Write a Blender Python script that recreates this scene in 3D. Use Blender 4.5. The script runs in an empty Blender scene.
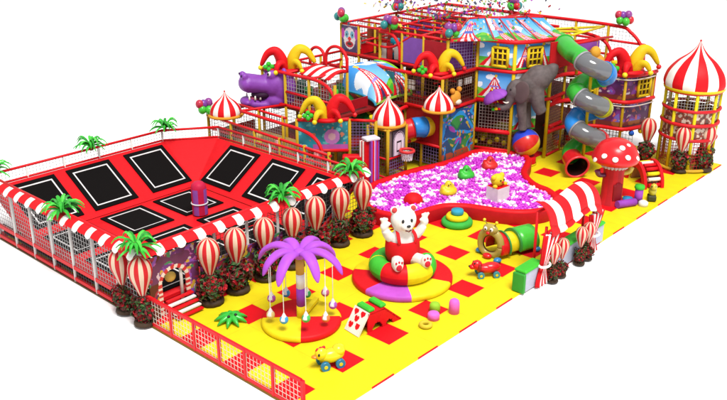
import bpy, bmesh, math, random
from math import sin, cos, pi, radians, sqrt, atan2
from mathutils import Vector, Matrix, noise
random.seed(7)
V = Vector
S = bpy.context.scene
COL = S.collection

# ------------------------------------------------------------------ colours
def rgb(r, g, b):
    f = lambda c: (c/255/12.92) if c/255 <= .04045 else ((c/255+.055)/1.055)**2.4
    return (f(r), f(g), f(b))
RED = (.58, .005, .010); DRED = (.30, .006, .012); YEL = (.70, .56, .010); POST = (.44, .27, .010)
WHITE = (.74, .72, .70); CREAM = (.70, .64, .50); BLACK = (.006, .006, .007); GREEN = (.045, .42, .03)
LIME = (.20, .50, .02); DGREEN = (.015, .13, .02); PURP = (.30, .05, .42); DPURP = (.10, .02, .20)
BLUE = (.02, .20, .60); TEAL = (.01, .24, .34); PINK = (.68, .12, .48); ORANGE = (.66, .20, .01)
GREY = (.30, .30, .32); LGREY = (.55, .55, .56); BROWN = (.12, .05, .025); STEEL = (.5, .5, .5)
SKYB = (.14, .46, .68)

# ------------------------------------------------------------------ materials
def mat(name, rough=.45, spec=.4, const=None, vary=.10, scale=3.0, bump=.0, bscale=40, coat=0, metal=0):
    m = bpy.data.materials.new(name); m.use_nodes = True
    nt = m.node_tree; b = nt.nodes['Principled BSDF']
    b.inputs['Roughness'].default_value = rough
    b.inputs['Specular IOR Level'].default_value = spec
    b.inputs['Metallic'].default_value = metal
    if coat:
        b.inputs['Coat Weight'].default_value = coat; b.inputs['Coat Roughness'].default_value = .15
    if const: src = nt.nodes.new('ShaderNodeRGB'); src.outputs[0].default_value = (*const, 1); so = src.outputs[0]
    else: src = nt.nodes.new('ShaderNodeAttribute'); src.attribute_name = 'Col'; so = src.outputs['Color']
    tc = nt.nodes.new('ShaderNodeTexCoord'); n = nt.nodes.new('ShaderNodeTexNoise')
    n.inputs['Scale'].default_value = scale; n.inputs['Detail'].default_value = 4
    nt.links.new(tc.outputs['Object'], n.inputs['Vector'])
    mr = nt.nodes.new('ShaderNodeMapRange'); mr.inputs[1].default_value = .3; mr.inputs[2].default_value = .7
    mr.inputs[3].default_value = 1-vary; mr.inputs[4].default_value = 1+vary*.5
    nt.links.new(n.outputs['Fac'], mr.inputs[0])
    mx = nt.nodes.new('ShaderNodeVectorMath'); mx.operation = 'SCALE'
    nt.links.new(so, mx.inputs[0]); nt.links.new(mr.outputs[0], mx.inputs['Scale'])
    nt.links.new(mx.outputs[0], b.inputs['Base Color'])
    r2 = nt.nodes.new('ShaderNodeMapRange'); r2.inputs[3].default_value = max(.05, rough-.08); r2.inputs[4].default_value = min(1, rough+.12)
    nt.links.new(n.outputs['Fac'], r2.inputs[0]); nt.links.new(r2.outputs[0], b.inputs['Roughness'])
    if bump:
        n2 = nt.nodes.new('ShaderNodeTexNoise'); n2.inputs['Scale'].default_value = bscale; n2.inputs['Detail'].default_value = 3
        nt.links.new(tc.outputs['Object'], n2.inputs['Vector'])
        bp = nt.nodes.new('ShaderNodeBump'); bp.inputs['Strength'].default_value = bump; bp.inputs['Distance'].default_value = .02
        nt.links.new(n2.outputs['Fac'], bp.inputs['Height']); nt.links.new(bp.outputs[0], b.inputs['Normal'])
    return m
M_VINYL = mat('vinyl', .5, .16, bump=.25, bscale=9)
M_PLAST = mat('glossy_plastic', .3, .35, vary=.06, coat=.2)
M_PIPE = mat('coated_pipe', .45, .22, vary=.08)
M_FOAM = mat('soft_foam', .6, .16, bump=.3, bscale=14)
M_PRINT = mat('printed_panel', .4, .35, vary=.05)
M_NET = mat('cord_net', .8, .15, vary=.2)
M_LEAF = mat('leaf', .5, .3, vary=.25, scale=9)
M_CLOTH = mat('awning_cloth', .65, .2, bump=.3, bscale=6)
M_BED = mat('woven_bed', .85, .05, vary=.3, scale=60)
M_BALL = mat('pit_ball', .3, .4, vary=.04, scale=2)
M_MAT = mat('foam_tile', .6, .12, vary=.07, scale=1.6, bump=.35, bscale=55)
M_GRND = mat('white_floor', .7, .1, const=(.97, .97, .97), vary=.004, scale=.3)
def seams(m):
    nt = m.node_tree; b = nt.nodes['Principled BSDF']; src = b.inputs['Base Color'].links[0].from_socket
    tc = nt.nodes.new('ShaderNodeTexCoord'); sp = nt.nodes.new('ShaderNodeSeparateXYZ'); nt.links.new(tc.outputs['Object'], sp.inputs[0]); ds = []
    for ax in 'XY':
        pp = nt.nodes.new('ShaderNodeMath'); pp.operation = 'PINGPONG'; pp.inputs[1].default_value = .5; nt.links.new(sp.outputs[ax], pp.inputs[0]); ds.append(pp)
    mn = nt.nodes.new('ShaderNodeMath'); mn.operation = 'MINIMUM'; nt.links.new(ds[0].outputs[0], mn.inputs[0]); nt.links.new(ds[1].outputs[0], mn.inputs[1])
    mr = nt.nodes.new('ShaderNodeMapRange'); mr.inputs[1].default_value = .006; mr.inputs[2].default_value = .022; mr.inputs[3].default_value = .88; mr.inputs[4].default_value = 1; nt.links.new(mn.outputs[0], mr.inputs[0])
    n = nt.nodes.new('ShaderNodeTexNoise'); n.inputs['Scale'].default_value = .55; n.inputs['Detail'].default_value = 8; nt.links.new(tc.outputs['Object'], n.inputs['Vector'])
    m2 = nt.nodes.new('ShaderNodeMapRange'); m2.inputs[1].default_value = .35; m2.inputs[2].default_value = .6; m2.inputs[3].default_value = .93; m2.inputs[4].default_value = 1; nt.links.new(n.outputs['Fac'], m2.inputs[0])
    mm = nt.nodes.new('ShaderNodeMath'); mm.operation = 'MULTIPLY'; nt.links.new(mr.outputs[0], mm.inputs[0]); nt.links.new(m2.outputs[0], mm.inputs[1])
    sc = nt.nodes.new('ShaderNodeVectorMath'); sc.operation = 'SCALE'; nt.links.new(src, sc.inputs[0]); nt.links.new(mm.outputs[0], sc.inputs['Scale']); nt.links.new(sc.outputs[0], b.inputs['Base Color'])
seams(M_MAT)
def cmat(name, c, **k): return mat(name, const=c, **k)
def tubemat():
    m = bpy.data.materials.new('smoky_clear_plastic'); m.use_nodes = True
    b = m.node_tree.nodes['Principled BSDF']; nt = m.node_tree
    b.inputs['Base Color'].default_value = (.13, .135, .145, 1); b.inputs['Roughness'].default_value = .12
    b.inputs['Coat Weight'].default_value = .6; b.inputs['Coat Roughness'].default_value = .05
    n = nt.nodes.new('ShaderNodeTexNoise'); n.inputs['Scale'].default_value = 2
    mr = nt.nodes.new('ShaderNodeMapRange'); mr.inputs[3].default_value = .78; mr.inputs[4].default_value = .95
    nt.links.new(n.outputs['Fac'], mr.inputs[0]); nt.links.new(mr.outputs[0], b.inputs['Alpha'])
    return m
M_SMOKE = tubemat()

# ------------------------------------------------------------------ mesh builder
class MB:
    def __init__(s): s.v = []; s.f = []; s.c = []; s.s = []
    def face(s, idx, col, sm=False): s.f.append(tuple(idx)); s.c.append(col); s.s.append(sm)
    def add(s, vs): n = len(s.v); s.v += [tuple(v) for v in vs]; return n
    def box(s, c, d, col, rz=0, cols=None, taper=1.0):
        x, y, z = d[0]/2, d[1]/2, d[2]/2; ca, sa = cos(rz), sin(rz)
        pts = []
        for dz in (-z, z):
            t = taper if dz > 0 else 1
            for dx, dy in ((-x, -y), (x, -y), (x, y), (-x, y)):
                dx *= t; dy *= t
                pts.append((c[0]+dx*ca-dy*sa, c[1]+dx*sa+dy*ca, c[2]+dz))
        n = s.add(pts)
        for k, q in enumerate(((3, 2, 1, 0), (4, 5, 6, 7), (0, 1, 5, 4), (1, 2, 6, 5), (2, 3, 7, 6), (3, 0, 4, 7))):
            s.face([n+i for i in q], cols[k] if cols else col)
        return s
    def rbox(s, c, d, col, r=.03, rz=0):     # box with chamfered edges
        x, y, z = d[0]/2, d[1]/2, d[2]/2; r = min(r, x*.9, y*.9, z*.9); ca, sa = cos(rz), sin(rz)
        rings = [(-z, r), (-z+r, 0), (z-r, 0), (z, r)]; n0 = None; prev = None
        for dz, ins in rings:
            X, Y = x-ins, y-ins; q = r*.6 if ins == 0 else r*.4
            loop = [(-X+q, -Y), (X-q, -Y), (X, -Y+q), (X, Y-q), (X-q, Y), (-X+q, Y), (-X, Y-q), (-X, -Y+q)]
            n = s.add([(c[0]+a*ca-b*sa, c[1]+a*sa+b*ca, c[2]+dz) for a, b in loop])
            if prev is None: s.face([n+7-i for i in range(8)], col)
            else:
                for i in range(8): s.face((prev+i, prev+(i+1) % 8, n+(i+1) % 8, n+i), col)
            prev = n
        s.face([prev+i for i in range(8)], col); return s
    def frame(s, a, b):
        d = (V(b)-V(a)); L = d.length; d.normalize()
        u = d.orthogonal().normalized(); w = d.cross(u); return d, u, w, L
    def bar(s, a, b, r, col, n=8, r2=None, caps=True):
        d, u, w, L = s.frame(a, b); r2 = r if r2 is None else r2; a = V(a); b = V(b)
        k = s.add([a+(u*cos(2*pi*i/n)+w*sin(2*pi*i/n))*r for i in range(n)]+[b+(u*cos(2*pi*i/n)+w*sin(2*pi*i/n))*r2 for i in range(n)])
        for i in range(n): s.face((k+i, k+(i+1) % n, k+n+(i+1) % n, k+n+i), col, n > 5)
        if caps: s.face([k+n-1-i for i in range(n)], col); s.face([k+n+i for i in range(n)], col)
        return s
    def tube(s, pts, r, col, n=10, closed=False, caps=True, flat=1.0, up=None):
        pts = [V(p) for p in pts]; m = len(pts); R = r if callable(r) else (lambda t: r)
        C = col if callable(col) else (lambda t, a: col)
        prev = None; u = None; first = None
        for i, p in enumerate(pts):
            if closed: t = pts[(i+1) % m]-pts[i-1]
            else: t = pts[min(i+1, m-1)]-pts[max(i-1, 0)]
            t.normalize()
            if u is None:
                u = (V(up)-t*V(up).dot(t)).normalized() if up else t.orthogonal().normalized()
            else: u = (u-t*u.dot(t)).normalized()
            w = t.cross(u); rr = R(i/max(1, m-1))
            k = s.add([p+u*cos(2*pi*j/n)*rr*flat+w*sin(2*pi*j/n)*rr for j in range(n)])
            if first is None: first = k
            if prev is not None:
                for j in range(n): s.face((prev+j, prev+(j+1) % n, k+(j+1) % n, k+j), C((i-.5)/max(1, m-1), (j+.5)/n), True)
            prev = k
        if closed:
            for j in range(n): s.face((prev+j, prev+(j+1) % n, first+(j+1) % n, first+j), C(1, (j+.5)/n), True)
        elif caps:
            s.face([first+n-1-j for j in range(n)], C(0, 0)); s.face([prev+j for j in range(n)], C(1, 0))
        return s
    def lathe(s, prof, c, col, n=24, a0=0, a1=2*pi, sm=True, sx=1, sy=1):
        full = abs(a1-a0-2*pi) < 1e-6; m = n if full else n+1
        C = col if callable(col) else (lambda i, j: col); prev = None
        for i, (r, z) in enumerate(prof):
            k = s.add([(c[0]+r*cos(a0+(a1-a0)*j/n)*sx, c[1]+r*sin(a0+(a1-a0)*j/n)*sy, c[2]+z) for j in range(m)])
            if prev is not None:
                for j in range(n): s.face((prev+j, prev+(j+1) % m, k+(j+1) % m, k+j), C(i-1, j), sm)
            prev = k
        return s
    def ell(s, c, rad, col, n=16, m=10, mtx=None):
        if not isinstance(rad, (tuple, list)): rad = (rad,)*3
        C = col if callable(col) else (lambda i, j: col); c = V(c); prev = None
        for i in range(m+1):
            t = pi*i/m; ring = []
            for j in range(n):
                p = V((rad[0]*sin(t)*cos(2*pi*j/n), rad[1]*sin(t)*sin(2*pi*j/n), -rad[2]*cos(t)))
                if mtx is not None: p = mtx @ p
                ring.append(c+p)
            if i in (0, m): k = s.add([ring[0]])
            else: k = s.add(ring)
            if i == 1:
                for j in range(n): s.face((prev, k+(j+1) % n, k+j), C(0, j), True)
            elif i == m:
                for j in range(n): s.face((prev+j, prev+(j+1) % n, k), C(m-1, j), True)
            elif i > 1:
                for j in range(n): s.face((prev+j, prev+(j+1) % n, k+(j+1) % n, k+j), C(i-1, j), True)
            prev = k
        return s
    def grid(s, fn, nu, nv, col, sm=False, thick=0, back=None, nrm=None):
        C = col if callable(col) else (lambda u, v: col)
        k = s.add([fn(i/nu, j/nv) for j in range(nv+1) for i in range(nu+1)]); W = nu+1
        for j in range(nv):
            for i in range(nu):
                s.face((k+j*W+i, k+j*W+i+1, k+(j+1)*W+i+1, k+(j+1)*W+i), C((i+.5)/nu, (j+.5)/nv), sm)
        if thick:
            def off(u, v):
                p = V(fn(u, v)); e = 1e-3
                a = V(fn(min(1, u+e), v))-V(fn(max(0, u-e), v)); b = V(fn(u, min(1, v+e)))-V(fn(u, max(0, v-e)))
                return p-a.cross(b).normalized()*thick
            q = s.add([off(i/nu, j/nv) for j in range(nv+1) for i in range(nu+1)])
            for j in range(nv):
                for i in range(nu):
                    s.face((q+j*W+i, q+(j+1)*W+i, q+(j+1)*W+i+1, q+j*W+i+1), back if back is not None else C((i+.5)/nu, (j+.5)/nv), sm)
            for i in range(nu):
                for j in (0, nv):
                    a, b = j*W+i, j*W+i+1; s.face((k+b, k+a, q+a, q+b) if j == 0 else (k+a, k+b, q+b, q+a), C((i+.5)/nu, min(.99, j/nv)))
            for j in range(nv):
                for i in (0, nu):
                    a, b = j*W+i, (j+1)*W+i; s.face((k+a, k+b, q+b, q+a) if i == 0 else (k+b, k+a, q+a, q+b), C(min(.99, i/nu), (j+.5)/nv))
        return s
    def prism(s, poly, z0, z1, col, side=None, bottom=True):
        n = len(poly); a = s.add([(x, y, z0) for x, y in poly]); b = s.add([(x, y, z1) for x, y in poly])
        s.face([b+i for i in range(n)], col)
        if bottom: s.face([a+n-1-i for i in range(n)], side or col)
        for i in range(n): s.face((a+i, a+(i+1) % n, b+(i+1) % n, b+i), side or col)
        return s
    def net(s, o, U, W, cell=.16, w=.012, col=(.2, .2, .2)):   # knotted net: square cords both ways
        o, U, W = V(o), V(U), V(W); nrm = U.cross(W).normalized()*w/2
        for A, B in ((U, W), (W, U)):
            k = max(1, int(round(A.length/cell))); side = A.normalized()*w/2
            for i in range(k+1):
                p = o+A*(i/k); q = p+B
                n = s.add([p-side-nrm, p+side-nrm, p+side+nrm, p-side+nrm, q-side-nrm, q+side-nrm, q+side+nrm, q-side+nrm])
                for f in ((0, 1, 5, 4), (1, 2, 6, 5), (2, 3, 7, 6), (3, 0, 4, 7)): s.face([n+t for t in f], col)
        return s
    def build(s, name, m, parent=None, world=True):
        me = bpy.data.meshes.new(name); off = V((0, 0, 0))
        if parent is not None and world: off = V(parent['_b'])
        me.from_pydata([(v[0]-off[0], v[1]-off[1], v[2]-off[2]) for v in s.v], [], s.f)
        ca = me.color_attributes.new('Col', 'FLOAT_COLOR', 'CORNER'); buf = []
        for f, c in zip(s.f, s.c): buf += [c[0], c[1], c[2], 1.0]*len(f)
        ca.data.foreach_set('color', buf)
        me.polygons.foreach_set('use_smooth', s.s); me.update()
        o = bpy.data.objects.new(name, me); COL.objects.link(o); me.materials.append(m)
        if parent is not None: o.parent = parent
        return o
def tag(o, label=None, cat=None, group=None, kind=None):
    if label: o['label'] = label
    if cat: o['category'] = cat
    if group: o['group'] = group
    if kind: o['kind'] = kind
    return o
def thing(name, loc, label, cat, group=None, rz=0):
    o = bpy.data.objects.new(name, None); COL.objects.link(o); o.location = loc; o.empty_display_size = .2
    o.rotation_euler = (0, 0, rz); o['_b'] = list(map(float, loc)); return tag(o, label, cat, group)
def dup(root, loc, rz=None, label=None, group=None, sc=None):
    def cp(o, par):
        c = o.copy(); COL.objects.link(c)
        if par: c.parent = par
        for ch in [x for x in kids if x.parent == o]: cp(ch, c)
        return c
    kids = list(root.children_recursive); r = cp(root, None); r.location = loc
    if rz is not None: r.rotation_euler = (0, 0, rz)
    if sc: r.scale = (sc,)*3
    if label: r['label'] = label
    if group: r['group'] = group
    return r
def remesh(o, vox, smooth=6, fac=.5):
    r = o.modifiers.new('r', 'REMESH'); r.mode = 'VOXEL'; r.voxel_size = vox; r.use_smooth_shade = True
    q = o.modifiers.new('s', 'SMOOTH'); q.iterations = smooth; q.factor = fac
    return o
def cr(pts, k=6, closed=False):     # smooth curve through points
    pts = [V(p) for p in pts]; n = len(pts); out = []
    for i in range(n if closed else n-1):
        g = (lambda j: pts[j % n]) if closed else (lambda j: pts[max(0, min(n-1, j))])
        a, b, c, d = g(i-1), g(i), g(i+1), g(i+2)
        for t in range(k):
            t /= k; out.append(.5*((2*b)+(c-a)*t+(2*a-5*b+4*c-d)*t*t+(3*b-a-3*c+d)*t**3))
    if not closed: out.append(pts[-1])
    return out
def mixc(a, b, t): return tuple(x*(1-t)+y*t for x, y in zip(a, b))
def nz(x, y, s=0): return noise.noise(V((x, y, s)))

# ------------------------------------------------------------------ printed artwork painted per face
def art(kind, u, v, W, H, seed=0):
    x, y = u*W, v*H
    if kind == 'circus':
        c = mixc((.30, .62, .80), (.03, .25, .66), min(1, max(0, v*1.1)))
        if nz(x*1.5, y*2.5, seed) > .18: c = (.72, .78, .84)
        hill = .28+.13*sin(x*2.2+seed)
        if v < hill: c = (.05, .34, .03) if nz(x*3, y*3, seed+5) > -.1 else (.16, .46, .03)
        for k in range(max(1, int(W/1.1+.5))):
            cx = (k+.5)*W/max(1, int(W/1.1+.5))
            hw = .5*W/max(1, int(W/1.1+.5)); rv = (v-.05)/.78; half = hw*(.98-.62*rv/.5 if rv < .5 else .60*(1-rv)*1.2+.0)
            if .05 < v < .83 and abs(x-cx) < half+.035:
                st = int(((x-cx)/max(.02, half)+1)*3.5)
                c = RED if st % 2 == 0 else WHITE
                if .5 < rv < .57: c = (.25, .15, .50)
                if abs(abs(x-cx)-half) < .035: c = (.55, .01, .02)
                if abs(x-cx) < .13*(1-rv*2.2) and rv < .42: c = (.05, .02, .10)
            if .83 <= v < .93 and abs(x-cx-.06) < .07: c = (.66, .45, .02)
        return c
    if kind == 'roof':
        c = mixc((.30, .62, .80), (.03, .25, .66), min(1, max(0, v)))
        if nz(x*2.2, y*2.6, seed) > .30: c = (.66, .72, .80)
        if v < .34+.16*sin(x*3+seed): c = (.04, .32, .03) if nz(x*4, y*4, seed+5) > -.15 else (.14, .42, .03)
        sx_ = u-(.30+.4*((seed*.37) % 1)); lean = sx_+.25*(v-.4); hw = .20*(1.15-v)+.03
        if abs(lean) < hw and v < .92:
            st = int((lean/hw+1)*3.5); c = RED if st % 2 == 0 else (.58, .56, .66)
            if .45 < v < .56: c = (.06, .12, .42)
            if abs(lean) > hw*.86: c = (.50, .01, .02)
        if nz(x*6, y*6, seed+9) > .50: c = (.62, .42, .03)
        return c
    if kind == 'aqua':
        wx, wy = x+.35*nz(x*1.3, y*1.3, seed+20), y+.35*nz(x*1.3, y*1.3, seed+30)
        c = mixc((.008, .07, .10), (.015, .07, .24), v+.5*nz(wx*1.2, wy*1.2, seed))
        a = nz(wx*1.4, wy*1.9, seed+3)
        if a > .10: c = (.015, .15, .06)
        if a > .34: c = (.03, .24, .05)
        r = nz(wx*.9, wy*1.5, seed+7)
        if abs(r) < .09: c = (.02, .26, .60)
        b = nz(wx*4.5, wy*4.5, seed+9)
        if b > .40: c = (.46, .12, .05) if v < .55 else (.42, .36, .55)
        if b < -.44: c = (.45, .34, .03)
        d = nz(wx*3.1, wy*3.1, seed+13)
        if d > .46: c = (.28, .05, .32)
        if v < .16 and nz(wx*4, wy*4, seed) > -.1: c = (.34, .07, .03)
        return c
    if kind == 'teal':
        c = mixc((.02, .12, .15), (.02, .26, .36), .5+nz(x*2, y*2, seed))
        b = nz(x*5, y*5, seed+2)
        if b > .35: c = (.10, .40, .42)
        if b < -.4: c = (.42, .14, .08)
        d = sqrt((x-W*.68)**2+(y-H*.45)**2)
        if d < .34: c = (.42, .16, .46) if d > .16 else (.55, .34, .42)
        if v < .18 and u > .3: c = (.40, .08, .35)
        return c
    if kind == 'night':
        c = mixc((.10, .012, .03), (.07, .02, .16), v)
        a = nz(x*2.4, y*2.4, seed)
        if a > .12: c = (.17, .03, .22)
        if a > .36: c = (.14, .10, .42)
        b = nz(x*5, y*5, seed+4)
        if b > .40: c = (.50, .10, .08)
        if b < -.46: c = (.40, .34, .40)
        if v < .2: c = (.13, .02, .02) if a < .2 else (.25, .08, .02)
        return c
    if kind == 'clown':
        dx, dy = (u-.5)*2, (v-.52)*2
        c = (.05, .03, .10) if nz(x*3, y*3, 1) < .1 else (.14, .05, .16)
        if (dx/.72)**2+(dy/.85)**2 < 1: c = (.60, .56, .56)
        for sx in (-.34, .34):
            if ((dx-sx)/.22)**2+((dy-.3)/.28)**2 < 1: c = (.10, .32, .42)
            if ((dx-sx)/.08)**2+((dy-.26)/.1)**2 < 1: c = BLACK
        if (dx/.2)**2+((dy+.05)/.16)**2 < 1: c = RED
        if (dx/.5)**2+((dy+.46)/.24)**2 < 1: c = (.45, .01, .02) if (dx/.33)**2+((dy+.43)/.1)**2 > 1 else (.03, .01, .01)
        for sx in (-.85, .85):
            if ((dx-sx)/.26)**2+((dy-.35)/.4)**2 < 1: c = (.40, .03, .30)
        return c
    if kind == 'candy':
        wx, wy = x+.2*nz(x*2, y*2, seed+20), y+.2*nz(x*2, y*2, seed+30)
        c = mixc((.10, .02, .015), (.13, .03, .17), .5+nz(wx*1.6, wy*1.6, seed))
        b = nz(wx*5, wy*5, seed+2); d = nz(wx*5.5, wy*5.5, seed+8); e = nz(wx*3, wy*3, seed+12)
        if e > .25: c = (.22, .07, .36)
        if b > .26: c = (.50, .30, .03)
        if b < -.32: c = (.32, .02, .04)
        if d > .36: c = (.42, .10, .32)
        if d < -.36: c = (.5, .38, .40)
        if e < -.38: c = (.05, .20, .08)
        if v < .12: c = (.04, .16, .03)
        return c
    if kind == 'mottle':
        a = nz(x*6, y*6, seed)
        return (.52, .44, .36) if a > .08 else ((.22, .05, .03) if a > -.25 else (.10, .05, .04))
    if kind == 'lagoon':
        c = mixc((.50, .40, .10), (.04, .35, .60), v)
        return c
    return WHITE
def panel(name, parent, o, U, W, kind, seed=0, res=.06, thick=.03):
    o, U, W = V(o), V(U), V(W); b = MB()
    b.grid(lambda u, v: o+U*u+W*v, max(2, int(U.length/res)), max(2, int(W.length/res)), lambda u, v: art(kind, u, v, U.length, W.length, seed), thick=thick, back=(.12, .03, .02))
    return b.build(name, M_PRINT, parent)

# ================================================================== SETTING
g = MB(); g.grid(lambda u, v: (-150+320*u, -150+320*v, -.05), 8, 8, WHITE)
tag(g.build('ground', M_GRND), kind='structure')
X0, X1, Y0, Y1 = -8.06, 19.05, -2.065, 15.6
def cuts(a, b):
    c = [a, b]
    for k in range(int(a)-2, int(b)+2):
        for t in (k+.035, k+.965):
            if a < t < b: c.append(t)
    return sorted(c)
def tilecol(x, y):
    u = x; v = -y; fu, fv = math.floor(u), math.floor(v)
    inx = .035 < u-fu < .965; inv = .035 < v-fv < .965
    return RED if (fu % 2 == 0 and fv % 2 == 0 and inx and inv) else YEL
xs, ys = cuts(X0, X1), cuts(Y0, Y1)
f = MB(); k = f.add([(x, y, 0) for y in ys for x in xs]); k2 = f.add([(x, y, -.045) for y in ys for x in xs]); W_ = len(xs)
for j in range(len(ys)-1):
    for i in range(W_-1):
        c = tilecol((xs[i]+xs[i+1])/2, (ys[j]+ys[j+1])/2)
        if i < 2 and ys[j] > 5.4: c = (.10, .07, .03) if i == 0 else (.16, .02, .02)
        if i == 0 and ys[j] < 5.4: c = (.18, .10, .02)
        f.face((k+j*W_+i, k+j*W_+i+1, k+(j+1)*W_+i+1, k+(j+1)*W_+i), c)
        if j == 0: f.face((k2+i, k2+i+1, k+i+1, k+i), c)
        if i == 0: f.face((k2+(j+1)*W_, k2+j*W_, k+j*W_, k+(j+1)*W_), c)
        if i == W_-2: f.face((k2+j*W_+i+1, k2+(j+1)*W_+i+1, k+(j+1)*W_+i+1, k+j*W_+i+1), c)
tag(f.build('floor', M_MAT), kind='structure')

# ================================================================== FRONT FENCE
t = thing('mesh_fence', (-8.0, 1.9, 0), 'low red frame fence with white mesh panels along the mat edge', 'fence')
fy = [5.30-1.133*i for i in range(7)]
for y in fy: MB().box((-8.0, y, .49), (.09, .09, .98), RED).build('post', M_PIPE, t)
for z, h in ((.955, .10), (.07, .10)):
    MB().box((-8.0, (fy[0]+fy[-1])/2, z), (.075, fy[0]-fy[-1]-.09, h), RED).build('rail', M_PIPE, t)
for a, b in zip(fy, fy[1:]):
    MB().net((-8.0, b+.05, .12), (0, a-b-.1, 0), (0, 0, .785), .15, .011, (.66, .60, .52)).build('net', M_NET, t)

# ================================================================== TRAMPOLINE ARENA
TX0, TX1, TY0, TY1 = -7.99, 1.85, 5.5, 15.45
FZ = .55
t = thing('trampoline_enclosure', (-3, 10.5, 0), 'red padded trampoline arena with sloping walls inside a netted post frame', 'trampoline arena')
# pads: floor slab + sloping walls with chamfered corner
ix1, iy1 = -.35, 12.95
b = MB()
b.box(((TX0+ix1)/2, (TY0+iy1)/2, FZ-.06), (ix1-TX0-.1, iy1-TY0-.1, .12), RED); b.build('floor_pad', M_VINYL, t)
def slab(b, q, col, th=.12):
    q = [V(p) for p in q]; nrm = (q[1]-q[0]).cross(q[-1]-q[0]).normalized()
    k = b.add(q); n = len(q); k2 = b.add([p-nrm*th for p in q])
    b.face([k+i for i in range(n)], col); b.face([k2+n-1-i for i in range(n)], col)
    for i in range(n): b.face((k2+i, k2+(i+1) % n, k+(i+1) % n, k+i), col)
WZ = 1.95
cA, cB = V((-.15, TY1-.1, WZ)), V((TX1-.1, 14.0, WZ)); inn = V((ix1, iy1, FZ))
for name, q in (('back_pad', [(TX0+.05, iy1, FZ), inn, cA, (TX0+.05, TY1-.1, WZ)]),
                ('corner_pad', [inn, cB, cA]),
                ('side_pad', [inn, (ix1, TY0+.05, FZ), (TX1-.1, TY0+.05, WZ), cB])):
    b = MB(); slab(b, q, RED); b.build(name, M_VINYL, t)
# near-black panels painting the shaded void, and rails under the pads at the front
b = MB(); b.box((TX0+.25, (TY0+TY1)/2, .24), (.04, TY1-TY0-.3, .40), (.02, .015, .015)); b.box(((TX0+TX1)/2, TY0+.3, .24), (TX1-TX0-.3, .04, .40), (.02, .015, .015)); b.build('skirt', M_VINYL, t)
b = MB(); b.box((TX0, (TY0+TY1)/2, .10), (.10, TY1-TY0-.12, .12), RED); b.box((TX0, (TY0+TY1)/2, FZ-.02), (.10, TY1-TY0-.12, .14), RED)
b.box(((TX0+TX1)/2, TY0, .10), (TX1-TX0-.12, .09, .12), RED); b.box(((TX0+TX1)/2+.8, TY0, FZ-.02), (TX1-TX0-1.8, .09, .14), RED); b.build('rail', M_PIPE, t)
# posts
for i in range(8): MB().bar((TX0, TY1-.05-1.36*i-.3, 0), (TX0, TY1-.05-1.36*i-.3, 2.35), .06, (.60, .59, .57)).build('post', M_PIPE, t)
MB().bar((TX0, TY0, 0), (TX0, TY0, 2.35), .065, (.66, .65, .62)).build('post', M_PIPE, t)
for i in range(1, 8): MB().bar((TX0+1.39*i, TY0, 0), (TX0+1.39*i, TY0, 2.3), .055, (.60, .59, .57)).build('post', M_PIPE, t)
# front nets
NG = (.38, .38, .38)
MB().net((TX0, TY0+.1, FZ+.05), (0, TY1-TY0-.5, 0), (0, 0, 1.75), .16, .014, NG).build('front_net', M_NET, t)
MB().net((TX0+1.6, TY0, FZ+.05), (TX1-TX0-1.7, 0, 0), (0, 0, 1.7), .16, .012, (.12, .12, .12)).build('side_net', M_NET, t)
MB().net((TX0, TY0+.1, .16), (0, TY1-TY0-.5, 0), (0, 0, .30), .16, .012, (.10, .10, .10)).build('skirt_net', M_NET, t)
# back fence strip
bl = [(TX0, TY1, 0), (-.15, TY1, 0), (TX1, 14.05, 0), (TX1, TY0, 0)]
for a, c in zip(bl, bl[1:]):
    a, c = V(a), V(c); n = max(1, int((c-a).length/1.55))
    MB().bar(a+V((0, 0, 2.42)), c+V((0, 0, 2.42)), .055, RED).build('top_rail', M_PIPE, t)
    MB().bar(a+V((0, 0, 1.97)), c+V((0, 0, 1.97)), .05, RED).build('top_rail', M_PIPE, t)
    MB().net(a+V((0, 0, 2.0)), c-a, (0, 0, .40), .14, .012, (.36, .35, .35)).build('net', M_NET, t)
    for i in range(n): p = a.lerp(c, i/n); MB().bar(p, p+V((0, 0, 2.42)), .05, (.55, .54, .52)).build('post', M_PIPE, t)
# beds
def bed(o, U, W, label, m=.0):
    o, U, W = V(o), V(U), V(W); nr = U.cross(W).normalized(); th = thing('trampoline', o+nr*.01, label, 'trampoline', 'trampolines of the red arena')
    def quad(ins, z0, z1, col, hole=None):
        b = MB(); u, w = U.normalized(), W.normalized()
        pts = lambda i, z: [o+u*i+w*i+nr*z, o+U-u*i+w*i+nr*z, o+U+W-u*i-w*i+nr*z, o+W+u*i-w*i+nr*z]
        if hole is None: slab(b, pts(ins, z1), col, z1-z0)
        else:
            A, B = pts(ins, z1), pts(hole, z1); k = b.add(A+B)
            A2, B2 = pts(ins, z0), pts(hole, z0); k2 = b.add(A2+B2)
            for i in range(4):
                j = (i+1) % 4; b.face((k+i, k+j, k+4+j, k+4+i), col); b.face((k2+i, k2+j, k+j, k+i), col); b.face((k+4+i, k+4+j, k2+4+j, k2+4+i), col)
        return b
    quad(0, .004, .05, (.006, .005, .005), hole=.19).build('frame_pad', M_BED, th)
    quad(.19, .006, .042, (.62, .60, .60), hole=.25).build('border_line', M_NET, th)
    quad(.25, .004, .030, (.006, .005, .005)).build('jump_mat', M_BED, th)
    return th
def onb(x, s): # back slope point, s 0..1 up the slope
    return V((x, iy1+(TY1-.1-iy1)*s, FZ+(WZ-FZ)*s))
def ons(y, s): return V((ix1+(TX1-.1-ix1)*s, y, FZ+(WZ-FZ)*s))
for x, lab in ((-2.35, 'trampoline on the back slope nearest the red padded corner'), (-5.0, 'middle trampoline on the sloping back wall below a green palm'), (-7.45, 'trampoline on the back slope at the far left end')):
    bed(onb(x, .10), (1.95, 0, 0), onb(x, .93)-onb(x, .10), lab)
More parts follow.
